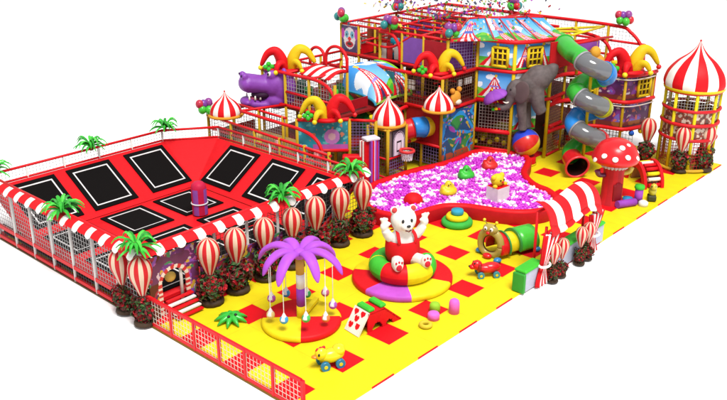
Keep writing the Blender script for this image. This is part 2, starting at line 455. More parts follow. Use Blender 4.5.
for y, lab in ((12.9, 'trampoline on the side slope beside the red padded corner'), (10.2, 'middle trampoline on the sloping wall under the climbing frame'), (7.6, 'trampoline on the side slope nearest the ball pit')):
    bed(ons(y, .10), (0, -1.95, 0), ons(y, .93)-ons(y, .10), lab)
for i, x in enumerate((-2.75, -5.15, -7.5)):
    for j, y in enumerate((10.45, 7.9, 5.85)):
        w = 2.2 if j == 0 else 1.9
        bed((x, y, FZ), (1.85, 0, 0), (0, w, 0), '%s floor trampoline in the %s row of the red arena' % (('right', 'middle', 'left')[i], ('rear', 'middle', 'front')[j]))
# pillar standing in the arena
t = thing('padded_pillar', (-2.25, 10.2, FZ+.05), 'round topped red and purple padded pillar standing among the trampolines', 'pillar')
b = MB(); b.lathe([(.30, 0), (.30, 1.05), (.27, 1.2), (.17, 1.3), (0, 1.33)], (-2.25, 10.2, FZ+.05), lambda i, j: (.45, .01, .05) if i > 0 or (j//3) % 2 else (.22, .06, .30), 24); b.build('column', M_VINYL, t)
MB().tube([V((-2.25+.31*cos(a), 10.2+.31*sin(a), FZ+.5)) for a in [i*pi/12 for i in range(24)]], .03, LGREY, 6, closed=True).build('band', M_PIPE, t)

# awnings
def awning(name, a, c, out, label, n, zt=2.5):
    a, c, out = V(a), V(c), V(out); L = (c-a).length; t = thing(name, (a+c)/2, label, 'awning'); dn = .62
    def fn(u, v):
        s = u*n; k = s-math.floor(s); w = (.60 if False else 1)
        red = k < .56; kk = k/.56 if red else (k-.56)/.44
        drop = .62+.14*(sqrt(max(0, 1-(2*kk-1)**2)) if not red else .35*sqrt(max(0, 1-(2*kk-1)**2)))
        th = v*drop*1.9
        p = a.lerp(c, u)+V((0, 0, zt-.30))
        return p+out*(.06+.40*sin(min(th, 1.45)))+V((0, 0, .30*cos(min(th, 1.45))-max(0, v*drop-.70)*.5))-out*.10
    fl = (c-a).cross(V((0, 0, -1))).dot(out) < 0
    b = MB(); f2 = fn if not fl else (lambda u, v: fn(1-u, v))
    b.grid(f2, n*10, 8, lambda u, v: RED if (((1-u) if fl else u)*n) % 1 < .56 else (.74, .71, .68), True)
    b.build('cloth', M_CLOTH, t)
    MB().bar(a+V((0, 0, zt-.02)), c+V((0, 0, zt-.02)), .06, RED).build('support_rail', M_PIPE, t)
    return t
awning('awning_front', (TX0, TY1+.1, 0), (TX0, TY0-.1, 0), (-1, 0, 0), 'red and white scalloped awning along the outer front of the trampolines', 13).name = 'striped_awning'
awning('awning_side', (TX0-.1, TY0, 0), (TX1+.25, TY0, 0), (0, -1, 0), 'red and white scalloped awning facing the yellow play floor', 13).name = 'striped_awning'

# entrance arch panel on the play floor side
t = thing('entrance_arch', (-7.1, 5.4, 0), 'purple candy printed entrance panel with an arched opening and steps', 'entrance')
b = MB(); ax, az, ar = -6.95, 1.05, .46
def archhole(x, z): return (z < az and abs(x-ax) < ar) or ((x-ax)**2+(z-az)**2 < ar*ar)
nx, nzv = 74, 84; px0, pw, ph = -7.85, 1.85, 2.1
for i in range(nx):
    for j in range(nzv):
        x = px0+pw*(i+.5)/nx; z = ph*(j+.5)/nzv
        if archhole(x, z): continue
        d = sqrt((x-ax)**2+max(0, z-az)**2) if z > az else abs(x-ax)
        c = art('candy', (i+.5)/nx, (j+.5)/nzv, pw, ph, 3)
        if nz(x*2, z*2, 4) < -.10: c = (.10, .022, .014) if z < 1.2 else (.12, .03, .08)
        if d < ar+.13: c = (.66, .56, .46) if int((atan2(z-az, x-ax) if z > az else z*3)*4) % 2 else (.5, .03, .03)
        X, Z, dx, dz = x, z, pw/nx/2, ph/nzv/2
        b.box((X, 5.40, Z), (dx*2, .05, dz*2), c)
b.build('arch_panel', M_PRINT, t)
b = MB()
for i in range(4): b.box((ax, 5.46+.22*i+.11, .07+.14*i), (.86, .22, .14+.28*0), RED if i % 2 else WHITE)
for i in range(4): b.box((ax, 5.46+.22*i+.11, .035+.07*i), (.84, .20, .06+.13*i), WHITE)
b.build('steps', M_VINYL, t)
MB().ell((ax+.12, 5.75, 1.05), (.2, .12, .17), (.66, .46, .10)).build('cushion', M_FOAM, t)
b = MB()
for i in range(5): b.box((-6.85, 5.30-.12*i, .50-.10*i), (1.0, .13, .05), RED if i % 2 == 0 else WHITE)
b.build('ramp', M_VINYL, t)
t = thing('printed_barrier', (-3.8, 5.42, 0), 'low candy printed barrier behind the rose bushes', 'barrier')
panel('print_panel', t, (-5.9, 5.41, .1), (3.6, 0, 0), (0, 0, 1.15), 'candy', 11, .035)

# ---- striped balloons on rose bushes
def make_balloon():
    o = thing('striped_balloon', (0, 0, 0), 'x', 'balloon ornament')
    pr = [(.05, 0), (.10, .03), (.20, .28), (.33, .62), (.37, .85), (.33, 1.07), (.22, 1.22), (.10, 1.28), (0, 1.30)]
    pr2 = [tuple(p) for p in cr([(a, c, 0) for a, c in pr], 3)]
    MB().lathe([(max(0, a), c) for a, c, _ in pr2], (0, 0, 0), lambda i, j: (.46, .014, .018) if (j//2) % 2 else (.58, .44, .32), 32).build('envelope', M_VINYL, o)
    MB().bar((0, 0, -.35), (0, 0, .04), .035, BROWN, 6).build('stem', M_PIPE, o)
    return o
def make_bush(sd):
    o = thing('rose_bush', (0, 0, 0), 'x', 'rose bush'); R = random.Random(sd)
    MB().lathe([(.30, 0), (.42, .04), (.40, .16), (.30, .2), (0, .2)], (0, 0, 0), lambda i, j: (.05, .03, .018), 12).build('planter', M_FOAM, o)
    b = MB()
    for i in range(900):
        p = V((R.gauss(0, 1), R.gauss(0, 1), R.gauss(0, 1))).normalized(); rr = R.uniform(.55, 1)*(1+.45*nz(p.x*1.7, p.y*1.7, p.z*1.7+sd)); tw = .82+.25*p.z
        c = V((p.x*.60*rr*tw, p.y*.50*rr*tw, max(.03, .56+p.z*.58*rr))); s = R.uniform(.07, .12)
        d = (p+V((R.uniform(-.8, .8), R.uniform(-.8, .8), R.uniform(-.5, .8)))).normalized(); e = d.orthogonal().normalized(); e.rotate(Matrix.Rotation(R.uniform(0, 6), 3, d)); w = d.cross(e)
        k = b.add([c-e*s, c-w*s*.45+d*.02, c+e*s, c+w*s*.45+d*.02]); b.face((k, k+1, k+2, k+3), R.choice(((.03, .08, .018), (.05, .12, .03), (.08, .04, .02), (.016, .045, .012), (.10, .010, .012), (.14, .007, .012))))
    for i in range(95):
        p = V((R.gauss(0, 1), R.gauss(0, 1), R.gauss(0, .9))).normalized(); gg = (.90+.40*nz(p.x*1.7, p.y*1.7, p.z*1.7+sd)); c = V((p.x*.58*gg*(.82+.25*p.z), p.y*.49*gg*(.82+.25*p.z), max(.08, .58+p.z*.54*gg))); rr = R.uniform(.05, .085); cc = R.choice(((.36, .006, .014), (.24, .004, .010), (.46, .008, .016)))
        for k in range(5):   # petals
            d = (p*.6+V((R.uniform(-1, 1), R.uniform(-1, 1), R.uniform(-1, 1)))).normalized(); e = d.orthogonal().normalized(); w = d.cross(e); q = c+d*rr*.4
            n = b.add([q-e*rr, q-w*rr*.8+d*.02, q+e*rr, q+w*rr*.8+d*.02]); b.face((n, n+1, n+2, n+3), cc)
    b.build('foliage', M_LEAF, o); return o
bal0, bushes = make_balloon(), [make_bush(3), make_bush(14), make_bush(29)]; bush0 = bushes[0]
spots = [(-5.85, 5.0, 'beside the candy entrance arch'), (-4.75, 5.0, 'second along from the entrance arch'), (-3.5, 5.0, 'third along from the entrance arch'), (-2.2, 5.02, 'fourth along, behind the purple palm'),
         (-1.05, 5.02, 'third from the ball pit end of the side awning'), (.25, 5.05, 'second from the ball pit end of the side awning'), (1.5, 5.05, 'nearest the ball pit under the side awning'),
         (-8.08, 6.55, 'under the front awning, farther from the corner post'), (-8.08, 5.45, 'under the front awning, beside the corner post'),
         (16.75, .75, 'at the left of the domed tower base'), (16.62, -.98, 'in the middle of the domed tower base'), (17.55, -1.72, 'at the right of the domed tower base')]
for i, (x, y, w) in enumerate(spots):
    bz = .98 if i < 9 else .95
    if i < 3: bu = bushes[i]; bu.location = (x, y, 0); bu.rotation_euler = (0, 0, .25*i)
    if i == 0: bl_ = bal0; bl_.location = (x, y, bz)
    else: bl_ = dup(bal0, (x, y, bz), i*.7, sc=.95+.012*((i*5) % 7))
    if i > 2: bu = dup(bushes[i % 3], (x+.05*sin(i*2), y, 0), (1.57 if i in (7, 8) else .35*sin(i*3))+(3.14 if i % 2 else 0), sc=(.82 if i in (7, 8) else .92+.03*((i*3) % 5)))
    big = i >= 9
    tag(bl_, 'red and cream striped balloon ornament '+w, 'balloon ornament', 'striped balloon ornaments')
    tag(bu, 'bush of red roses '+w, 'rose bush', 'rose bushes under the balloons')

# ---- palm tufts
def make_tuft():
    o = thing('palm_tuft', (0, 0, 0), 'x', 'palm tuft'); R = random.Random(5); b = MB()
    for k in range(26):
        a = k*2.4; L = R.uniform(.45, .75); lift = R.uniform(.1, .55); d = V((cos(a), sin(a), 0)); s = V((-sin(a), cos(a), 0))
        cc = R.choice(((.03, .40, .03), (.015, .26, .02), (.07, .52, .05)))
        def fn(u, v, d=d, s=s, L=L, lift=lift): return d*L*v+s*(u-.5)*.115*(sin(pi*min(1, v*.9+.12))**.8)+V((0, 0, .08+lift*sin(v*2.2)-.22*v*v-abs(u-.5)*.07))
        b.grid(fn, 2, 6, cc, False, thick=.012)
    b.build('fronds', M_LEAF, o); MB().bar((0, 0, -.1), (0, 0, .22), .07, (.08, .2, .03), 8).build('stem', M_LEAF, o); return o
tuft0 = make_tuft()
tp = [((-7.75, 15.4, 2.48), 'green palm tuft on the far left end of the front awning'), ((-3.6, 15.45, 2.45), 'green palm tuft on the middle of the arena back rail'), ((.0, 15.4, 2.45), 'green palm tuft on the back corner of the arena rail'),
      ((TX0-.05, 9.9, 2.50), 'green palm tuft halfway along the front awning'), ((TX0-.1, 5.5, 2.52), 'green palm tuft on the awning corner above the entrance'), ((-2.3, 5.4, 2.5), 'green palm tuft halfway along the side awning'), ((1.25, 5.4, 2.5), 'green palm tuft on the ball pit end of the side awning')]
for i, (p, l) in enumerate(tp):
    q = tuft0 if i == 0 else dup(tuft0, p, i*1.1); q.location = p; tag(q, l, 'palm tuft', 'green palm tufts on the awnings')

# green starfish on the floor
t = thing('starfish_toy', (-6.2, 3.6, 0), 'spiky green starfish toy with eyes lying on the yellow floor', 'floor toy', rz=.3)
b = MB()
for k in range(9):
    a = k*2*pi/9; b.tube([V((cos(a)*r, sin(a)*r, z)) for r, z in ((0, .16), (.2, .17), (.38, .12), (.52, .04))], lambda t: .12*(1-t)+.02, (.03, .40, .04), 8)
b.ell((0, 0, .14), (.24, .24, .13), (.03, .42, .04)); b.build('body', M_PLAST, t, False)
for s in (-1, 1): MB().ell((-.10+.1*s, -.12-.06*s, .27), .05, BLACK, 8, 6).build('eye', M_PLAST, t, False)

# ================================================================== PURPLE PALM CAROUSEL
cx, cy = -4.8, 1.9
t = thing('palm_carousel', (cx, cy, 0), 'purple palm tree carousel with hanging balls on a red and yellow disc', 'carousel')
a0 = radians(227)
def sect(j, n): a = (2*pi*(j+.5)/n-a0) % (2*pi); return (YEL, RED, YEL, RED)[3-int(a/(pi/2))] if True else RED
b = MB(); N = 64
def sc4(i, j): a = ((2*pi*(j+.5)/N)-a0) % (2*pi); return (RED, YEL, RED, YEL)[int(a/(pi/2))]
b.lathe([(1.2, 0), (1.24, .05), (1.24, .15), (1.18, .21), (0, .22)], (cx, cy, 0), sc4, N); b.build('platform', M_VINYL, t)
b = MB(); b.bar((cx, cy, .2), (cx, cy, .62), .14, YEL, 16); b.bar((cx, cy, .62), (cx, cy, 1.22), .135, (.24, .04, .38), 16); b.bar((cx, cy, 1.22), (cx, cy, 1.7), .13, (.62, .60, .6), 16); b.bar((cx, cy, 1.7), (cx, cy, 2.3), .13, (.45, .25, .05), 16); b.build('trunk', M_VINYL, t)
b = MB(); b.box((cx+.55, cy+.12, .36), (.9, .16, .1), YEL, .4); b.build('seat_bar', M_VINYL, t)
FP = (.36, .07, .52)
for k in range(8):
    a = radians(20)+k*pi/4+(.12 if k % 2 else 0); d = V((cos(a), sin(a), 0)); R_ = 1.30 if k % 2 == 0 else 1.12
    pts = cr([V((cx, cy, 2.28))+d*(.05*R_)+V((0, 0, 0)), V((cx, cy, 2.50))+d*.32*R_, V((cx, cy, 2.52))+d*.62*R_, V((cx, cy, 2.28))+d*.92*R_, V((cx, cy, 1.92))+d*1.08*R_], 4)
    MB().tube(pts, lambda u: .08+.10*sin(pi*min(1, u*.75+.2)) - (.07*max(0, u-.85)/.15), FP, 10, flat=.55, up=(0, 0, 1)).build('frond', M_VINYL, t)
MB().ell((cx, cy, 2.36), (.22, .22, .18), FP).build('crown_hub', M_VINYL, t)
bc = [(.02, .35, .08), (.02, .25, .55), (.40, .06, .38), (.62, .46, .18), (.03, .28, .60), (.05, .40, .08), (.60, .16, .05), (.36, .08, .45), (.5, .1, .2)]
for k in range(9):
    a = radians(35)+k*2*pi/9; p = V((cx+cos(a)*.98, cy+sin(a)*.98, 0)); z = .50+.1*(k % 3)
    o = MB().bar(p+V((0, 0, z+.1)), p+V((0, 0, 2.2)), .013, (.7, .7, .68), 5).build('cord', M_NET, t)
    q = MB().ell(p+V((0, 0, z)), .135, lambda i, j, k=k: bc[k] if i < 4 or (i < 7 and (j//2) % 3 != 0) else (.66, .66, .70), 12, 8); q.lathe([(.09, .08), (.05, .17), (.015, .24)], p+V((0, 0, z)), (.7, .7, .7), 10); q.build('ball', M_PLAST, o, False).location = -V(t['_b'])
for o in t.children:   # balls ride with their cords
    pass

# ================================================================== SMALL RIDE-ONS ON THE FLOOR
def wheels(t, pts, r, col, ax=(0, 1, 0), w=.09):
    for p in pts:
        p = V(p); a = V(ax)*w/2
        o = MB().bar(p-a, p+a, r, col, 16).build('wheel', M_PLAST, t, False)
        MB().bar(p-a*1.2, p+a*1.2, r*.4, (.62, .5, .02), 10).build('hub', M_PLAST, o, False)
t = thing('duck_ride_toy', (-5.95, -.45, 0), 'yellow duck ride-on toy with blue wheels and a red comb', 'ride-on toy', rz=radians(155))
b = MB(); b.ell((-.06, 0, .34), (.38, .21, .21), YEL); b.ell((-.26, 0, .46), (.20, .19, .18), YEL); b.ell((.26, 0, .46), (.18, .17, .20), YEL); o = b.build('body', M_PLAST, t, False)
MB().ell((.44, 0, .40), (.11, .09, .05), ORANGE).build('beak', M_PLAST, t, False)
b = MB()
for k in range(3): b.ell((.18+.09*k, 0, .62-.01*k*k), (.06, .04, .08), RED, 8, 6)
b.build('comb', M_PLAST, t, False)
for s in (-1, 1): MB().ell((.35, s*.12, .49), (.045, .03, .055), BLACK, 8, 6).build('eye', M_PLAST, t, False)
wheels(t, [(.2, .19, .13), (.2, -.19, .13), (-.25, .19, .13), (-.25, -.19, .13)], .14, (.01, .16, .34), w=.11)

t = thing('dog_ride_toy', (1.75, -.5, 0), 'red dog ride-on toy with teal wheels beside the caterpillar tunnel', 'ride-on toy', rz=radians(140))
b = MB(); b.ell((-.05, 0, .30), (.44, .20, .17), RED); b.ell((-.15, 0, .34), (.34, .2, .17), RED); b.ell((.36, 0, .44), (.19, .17, .18), RED); b.ell((.52, 0, .38), (.11, .11, .09), RED); b.build('body', M_PLAST, t, False)
for s in (-1, 1): MB().ell((.30, s*.18, .42), (.06, .04, .14), DRED, 8, 6).build('ear', M_PLAST, t, False); MB().ell((.46, s*.09, .53), (.035, .03, .045), BLACK, 8, 6).build('eye', M_PLAST, t, False)
MB().ell((.62, 0, .41), .04, BLACK, 8, 6).build('nose', M_PLAST, t, False)
wheels(t, [(.25, .2, .12), (.25, -.2, .12), (-.3, .2, .12), (-.3, -.2, .12)], .12, (.03, .22, .30))

# foam bridge climber
t = thing('foam_bridge', (-3.35, .2, 0), 'red foam bridge with a white heart ramp and green steps', 'foam climber', rz=radians(-8)); t.scale = (.9, .9, 1.12)
b = MB(); W2 = .36; prof = [(-.55, 0), (-.55, .55), (.25, .55), (.62, .28), (.95, 0)]
arcs = []
n = 44
for s in (-1, 1):
    y = s*W2
    for i in range(n):
        for j in range(16):
            x = -.55+1.5*(i+.5)/n; z = .56*(j+.5)/16
            top = .55 if x < .2 else .55-(x-.2)*.73
            if z > top: continue
            if (x+.12)**2+z*z < .052 or (x-.42)**2+z*z < .026: continue
            dx, dz = 1.5/n/2, .56/32
            b.box((x, s*(W2-.03), z), (dx*2, .06, dz*2), RED)
b.box((-.17, 0, .555), (.76, 2*W2, .05), RED); 
slab(b, [(.20, -W2, .585), (.97, -W2, .03), (.97, W2, .03), (.20, W2, .585)], RED, .06)
for xx, rr in ((-.12, .228), (.42, .161)):
    b.grid(lambda u, v, xx=xx, rr=rr: (xx+rr*cos(pi*u), -W2+.05+(2*W2-.1)*v, rr*sin(pi*u)), 12, 1, (.10, .01, .01), True, thick=-.01)
b.build('body', M_FOAM, t, False)
b = MB(); hearts = [(.25, .25), (.7, .3), (.45, .55), (.25, .8), (.72, .8)]
def hc(u, v):
    for hu, hv in hearts:
        X, Y = (u-hu)/.13, (v-hv)/.12
        if (X*X+Y*Y-1)**3-X*X*Y*Y*Y < 0: return RED
    return (.70, .66, .60)
b.grid(lambda u, v: (-1.0+.48*v, W2-2*W2*u, .02+.60*v), 30, 30, hc, thick=.07); b.build('heart_ramp', M_FOAM, t, False)
for x in (-.35, .16): MB().rbox((x, 0, .63), (.26, .66, .12), GREEN, .04).build('step_pad', M_FOAM, t, False)

# loose foam blocks
def block(name, loc, r, h, col, label, dome=True):
    b = MB(); pr = [(0, 0), (r, 0), (r, h-.06), (r*.8, h), (0, h+.01)] if not dome else [(0, 0), (r, 0), (r, h*.7), (r*.85, h*.9), (r*.5, h), (0, h)]
    o = b.lathe(pr, (0, 0, 0), col, 18).build(name, M_FOAM); o.location = loc; tag(o, label, 'foam block'); return o
block('foam_block', (-1.45, -.72, 0), .17, .32, (.25, .48, .03), 'lime green foam drum on the red tile')
block('foam_block', (-1.85, -.98, 0), .19, .24, PINK, 'low round pink foam block on the red tile')
block('foam_block', (-1.1, -1.22, 0), .17, .48, PINK, 'tall pink foam cylinder on the yellow floor')
o = MB().tube([V((.15*cos(a), .15*sin(a), .07)) for a in [i*pi/10 for i in range(20)]], .07, (.55, .42, .03), 8, closed=True).build('foam_ring', M_FOAM); o.location = (-2.4, -1.1, 0); tag(o, 'small yellow foam ring lying on the yellow floor', 'foam ring')

# ================================================================== BEAR ON RING
cx, cy = -.4, 1.5; ca = radians(228)
t = thing('turntable_platform', (cx, cy, 0), 'large round padded disc in red, purple and yellow wedges', 'platform')
N = 72
def wedge(j): a = math.degrees(2*pi*(j+.5)/N) % 360; d = (a-228+360) % 360; return (YEL if d < 62 else RED if d < 125 else PURP if d < 170 else RED if d < 215 else YEL if d < 250 else RED if d < 305 else (.42, .07, .46))
MB().lathe([(1.68, 0), (1.72, .04), (1.72, .17), (1.66, .22), (0, .23)], (cx, cy, 0), lambda i, j: wedge(j), N).build('disc', M_VINYL, t)
t = thing('inflatable_ring', (cx, cy, .22), 'fat inflatable ring with red, yellow and green segments under the bear', 'inflatable ring')
R0, r0 = .82, .34; b = MB()
def rc(u):
    d = (math.degrees(2*pi*u)-228+360) % 360; return (YEL if d < 52 else GREEN if d < 100 else RED if d < 170 else YEL if d < 215 else GREEN if d < 262 else YEL if d < 262 else GREEN if d < 0 else (GREEN if 268 < d < 312 else (YEL if d < 268 else RED)))
b.grid(lambda u, v: (cx+(R0+r0*cos(2*pi*v))*cos(2*pi*u), cy+(R0+r0*cos(2*pi*v))*sin(2*pi*u), .22+r0*1.0+r0*1.02*sin(2*pi*v)), 96, 20, lambda u, v: rc(u), True)
b.build('tube', M_VINYL, t)
# bear
t = thing('bear_figure', (cx, cy, .45), 'white bear with raised paws in red dungarees sitting in the ring', 'bear figure', rz=radians(-30))   # local: x right, -y to viewer
def loc(o): return o
b = MB()
b.ell((0, .05, .85), (.55, .48, .55), WHITE); b.ell((0, .05, .45), (.52, .5, .5), WHITE)
b.ell((0, -.02, 1.78), (.44, .40, .44), WHITE, 20, 14); b.ell((0, -.34, 1.66), (.21, .20, .17), WHITE)
b.bar((0, 0, 1.1), (0, 0, 1.5), .32, WHITE, 14)
for s in (-1, 1):
    b.tube(cr([(s*.38, .0, 1.12), (s*.55, -.05, 1.28), (s*.68, -.10, 1.52)], 4), lambda u: .19-.05*u, WHITE, 10)
    b.ell((s*.71, -.12, 1.66), (.15, .10, .17), WHITE)
    for a in (-.5, -.1, .3): b.tube([(s*.71, -.12, 1.70), (s*(.71+.2*sin(a+.2)), -.13, 1.72+.20*cos(a)), (s*(.71+.30*sin(a+.2)), -.16, 1.72+.26*cos(a))], lambda u: .065-.015*u, WHITE, 8)
    b.tube([(s*.71, -.12, 1.62), (s*.60, -.18, 1.72), (s*.54, -.2, 1.80)], lambda u: .06, WHITE, 8)
    b.tube(cr([(s*.25, -.2, .42), (s*.42, -.62, .50), (s*.50, -.86, .52)], 4), lambda u: .22-.03*u, WHITE, 10)
    b.ell((s*.50, -.92, .58), (.19, .13, .25), WHITE)
    b.ell((s*.33, .02, 2.14), (.14, .09, .14), WHITE)
o = b.build('body', cmat('white_fur', (.70, .67, .63), rough=.7, spec=.2, bump=.3, bscale=25), t, False); remesh(o, .03, 4)
b = MB()
b.lathe([(.50, .0), (.585, .25), (.60, .5), (.585, .72), (.57, .80), (.55, .82)], (0, .04, .28), RED, 28, sx=1, sy=.92); 
o = b.build('dungarees', M_CLOTH, t, False)
for s in (-1, 1):
    MB().tube(cr([(s*.27, -.42, 1.06), (s*.30, -.43, 1.2), (s*.29, -.30, 1.36), (s*.24, .05, 1.44), (s*.28, .42, 1.25)], 4), .06, RED, 8, flat=.4, up=(0, -1, 0)).build('strap', M_CLOTH, t, False)
    MB().ell((s*.33, -.03, 2.15), (.10, .085, .10), (.50, .05, .05), 12, 8).build('inner_ear', M_FOAM, t, False)
    MB().ell((s*.15, -.385, 1.86), (.05, .03, .07), BLACK, 10, 8).build('eye', M_PLAST, t, False)
    b = MB(); b.ell((s*.50, -1.03, .52), (.10, .04, .12), (.55, .02, .04), 12, 8)
    for k in (-1, 0, 1): b.ell((s*.50+k*.10, -1.025, .72-.03*abs(k)), (.035, .03, .045), (.55, .02, .04), 8, 6)
    b.build('paw_pad', M_FOAM, t, False)
MB().ell((0, -.53, 1.73), (.075, .04, .05), BLACK, 10, 8).build('nose', M_PLAST, t, False)
MB().tube([(-.1, -.50, 1.58), (0, -.54, 1.54), (.1, -.50, 1.58)], .02, (.12, .02, .02), 6).build('mouth', M_FOAM, t, False)

# stacked rings
t = thing('stacking_rings', (4.72, 2.95, 0), 'foam stacking toy of green, yellow and blue discs beside the ball pit', 'stacking toy')
for r, z, h, c in ((.62, 0, .24, (.04, .36, .05)), (.44, .24, .2, YEL), (.25, .44, .2, (.03, .28, .42))):
    MB().lathe([(0, 0), (r*.9, 0), (r, h*.3), (r, h*.7), (r*.9, h), (0, h)], (4.72, 2.95, z), c, 32).build('disc', M_FOAM, t)

# caterpillar tunnel : runs from face (3.05,.35) to (5.2,-.35)
t = thing('caterpillar_tunnel', (3.0, .3, 0), 'caterpillar crawl tunnel with a smiling face, red, yellow and green hoops', 'play tunnel', rz=radians(-18))   # local +x along body
def hoop(b, x0, x1, r, th, col, zc):
    b.grid(lambda u, v: (x0+(x1-x0)*v, -(r*cos(-.35+u*(pi+.7))), zc+r*sin(-.35+u*(pi+.7))), 24, 3, col, True, thick=-th)
for x0, x1, r, c in ((.25, .62, .50, RED), (.62, 1.10, .44, YEL), (1.10, 1.95, .53, GREEN)):
    b = MB(); hoop(b, x0, x1, r, .07, c, .36); b.build('tunnel_hoop', M_PLAST, t, False)
for x in (.62, 1.1): 
    b = MB(); hoop(b, x-.03, x+.03, .55, .1, (.03, .25, .05), .36); b.build('collar', M_PLAST, t, False)
b = MB()   # face plate with opening
FC = (.36, .28, .06); zc = .52
def fp(u, v):
    a = 2*pi*u; rin = .385; 
    ro = .485+.07*max(0, sin(a))
    r = rin+(ro-rin)*v
    return (.20-.10*sin(pi*v), -r*cos(a)*.95, zc-.06+r*sin(a)*(1.12 if sin(a) > 0 else .92))
b.grid(fp, 40, 6, lambda u, v: (.06, .02, .02) if v < .12 else FC, True, thick=.09); b.build('face', M_PLAST, t, False)
b = MB(); b.ell((.08, 0, 1.10), (.16, .30, .20), FC); b.build('forehead', M_PLAST, t, False)
for s in (-1, 1):
    MB().ell((-.07, s*.12, 1.14), (.04, .07, .08), WHITE, 10, 8).build('eye', M_PLAST, t, False)
    MB().ell((-.10, s*.11, 1.13), (.025, .035, .04), BLACK, 8, 6).build('pupil', M_PLAST, t, False)
    o = MB().bar((.1, s*.15, 1.25), (.05, s*.24, 1.38), .02, (.3, .2, .03), 6).build('antenna', M_PLAST, t, False)
    MB().ell((.05, s*.25, 1.41), .06, YEL, 8, 6).build('antenna_tip', M_PLAST, o, False)
    MB().ell((.02, s*.52, .10), (.16, .13, .10), (.02, .18, .42)).build('foot', M_PLAST, t, False)
    MB().ell((1.9, s*.48, .10), (.14, .1, .10), (.02, .18, .42)).build('foot', M_PLAST, t, False)
MB().ell((-.10, 0, 1.0), (.06, .08, .06), RED, 10, 8).build('nose', M_PLAST, t, False)
MB().ell((-.06, 0, .10), (.14, .18, .10), RED).build('tongue', M_PLAST, t, False)

b = MB(); b.lathe([(0, 0), (.46, .02)], (0, 0, 0), (.02, .10, .02), 24); b = MB(); b.grid(lambda u, v: (1.88, -.50*v*cos(2*pi*u), .36+.50*v*sin(2*pi*u)), 24, 2, (.03, .22, .02), True, thick=.05); b.build('light_stop_cap', M_PLAST, t, False)  # added cap closing the far end so no light shows through the opening
for o in t.children:
    if o.name.split('.')[0] in ('face', 'forehead', 'eye', 'pupil', 'antenna', 'nose', 'tongue'): o.rotation_euler = (0, 0, radians(22))
# ================================================================== COUNTER GATE (right edge)
def counter(x0, x1, y, label):
    t = thing('low_counter', ((x0+x1)/2, y, 0), label, 'counter')
    MB().rbox(((x0+x1)/2, y, .36), (x1-x0, .38, .70), (.40, .41, .50), .02).build('front_board', M_VINYL, t)
    MB().rbox(((x0+x1)/2, y, .765), (x1-x0+.06, .46, .13), GREEN, .04).build('top_pad', M_VINYL, t)
    MB().rbox((x0-.05, y, .36), (.12, .46, .70), (.03, .26, .03), .03).build('end_pad', M_VINYL, t)  # darker green than the top: shade on this end put into the colour
    return t
counter(1.5, 2.55, -2.0+.02, 'low counter with green top left of the striped gateway')
counter(3.55, 5.6, -1.92, 'low counter with green top inside the striped gateway')
counter(6.25, 7.1, -1.9, 'short green counter at the right of the striped gateway')
t = thing('striped_gateway', (4.6, -2.05, 0), 'red and white striped canopy gateway with tied curtains on the mat edge', 'gateway')
gx0, gx1 = 2.6, 6.15
def roof(u, v):
    x = gx0+(gx1-gx0)*u; e = (1-v)
    y = -1.72-.62*e-.10*sin(pi*e); z = 2.86-.15*sin(2*pi*u)-.30*u - .62*e*e-.12*e
    return (x, y, z)
def strp(u, v): return RED if int(u*6.999) % 2 == 0 else (.74, .72, .70)
b = MB(); b.grid(roof, 56, 12, strp, True, thick=.03); b.build('canopy', M_CLOTH, t)
b = MB()
def val(u, v):
    p = V(roof(u, 0)); return p+V((0, -.10*sin(pi*v*.5), -v*(.10+.28*abs(2*u-1)**3+.04*abs(sin(u*7*pi)))))
b.grid(lambda u, v: val(u, 1-v), 96, 4, strp, True, thick=.02); b.build('valance', M_CLOTH, t)
def curtain(xc, w, nm, flip):
    b = MB()
    def fn(u, v):
        z = (1.62 if flip else 1.82)*v; tie = 1-.62*math.exp(-((z-.75)/.55)**2) - (.15 if z < .75 else 0)
        ww = w*(tie+.25*max(0, z-1.3))
        lean = (.30 if flip else .45)*(z/1.9)**2
        return (xc+(u-.5)*ww+(lean if not flip else lean*.2), -2.30+.07*sin(u*7*2*pi)+.04*sin(z*3), .02+z)
    b.grid(fn, 56, 24, lambda u, v: RED if int(u*7) % 2 == 0 else (.74, .72, .70), True, thick=.02); b.build('curtain', M_CLOTH, t)
    MB().tube([V((xc+.26*w*cos(a)+.05, -2.30+.16*sin(a), .75)) for a in [i*pi/10 for i in range(20)]], .045, (.72, .70, .68), 8, closed=True).build('tie_band', M_CLOTH, t)
curtain(2.42, .95, 'curtain', False); curtain(5.85, .95, 'curtain', True)
for x in (2.72, 6.05):
    for y in (-2.12, -1.74): MB().bar((x, y, 0), (x, y, 2.0 if y < -2 else 2.45), .05, RED).build('post', M_PIPE, t)
MB().bar((2.72, -1.74, 2.42), (6.05, -1.74, 2.42), .05, RED).build('cross_rail', M_PIPE, t)
def mini(i, x, y, where):
    o = dup(bal0, (x, y, .66), .4*i, 'small red and white balloon ornament '+where, 'small balloon ornaments at the gateway', .60)
    dup(bushes[i % 3], (x, y, .0), .3*i, 'small rose bush '+where, 'small rose bushes at the gateway', .50)
for i, (x, w) in enumerate(((2.9, 'beside the left curtain'), (3.45, 'second from the left curtain'), (4.75, 'second from the right curtain'), (5.3, 'beside the right curtain'))): mini(i, x, -2.4, w)

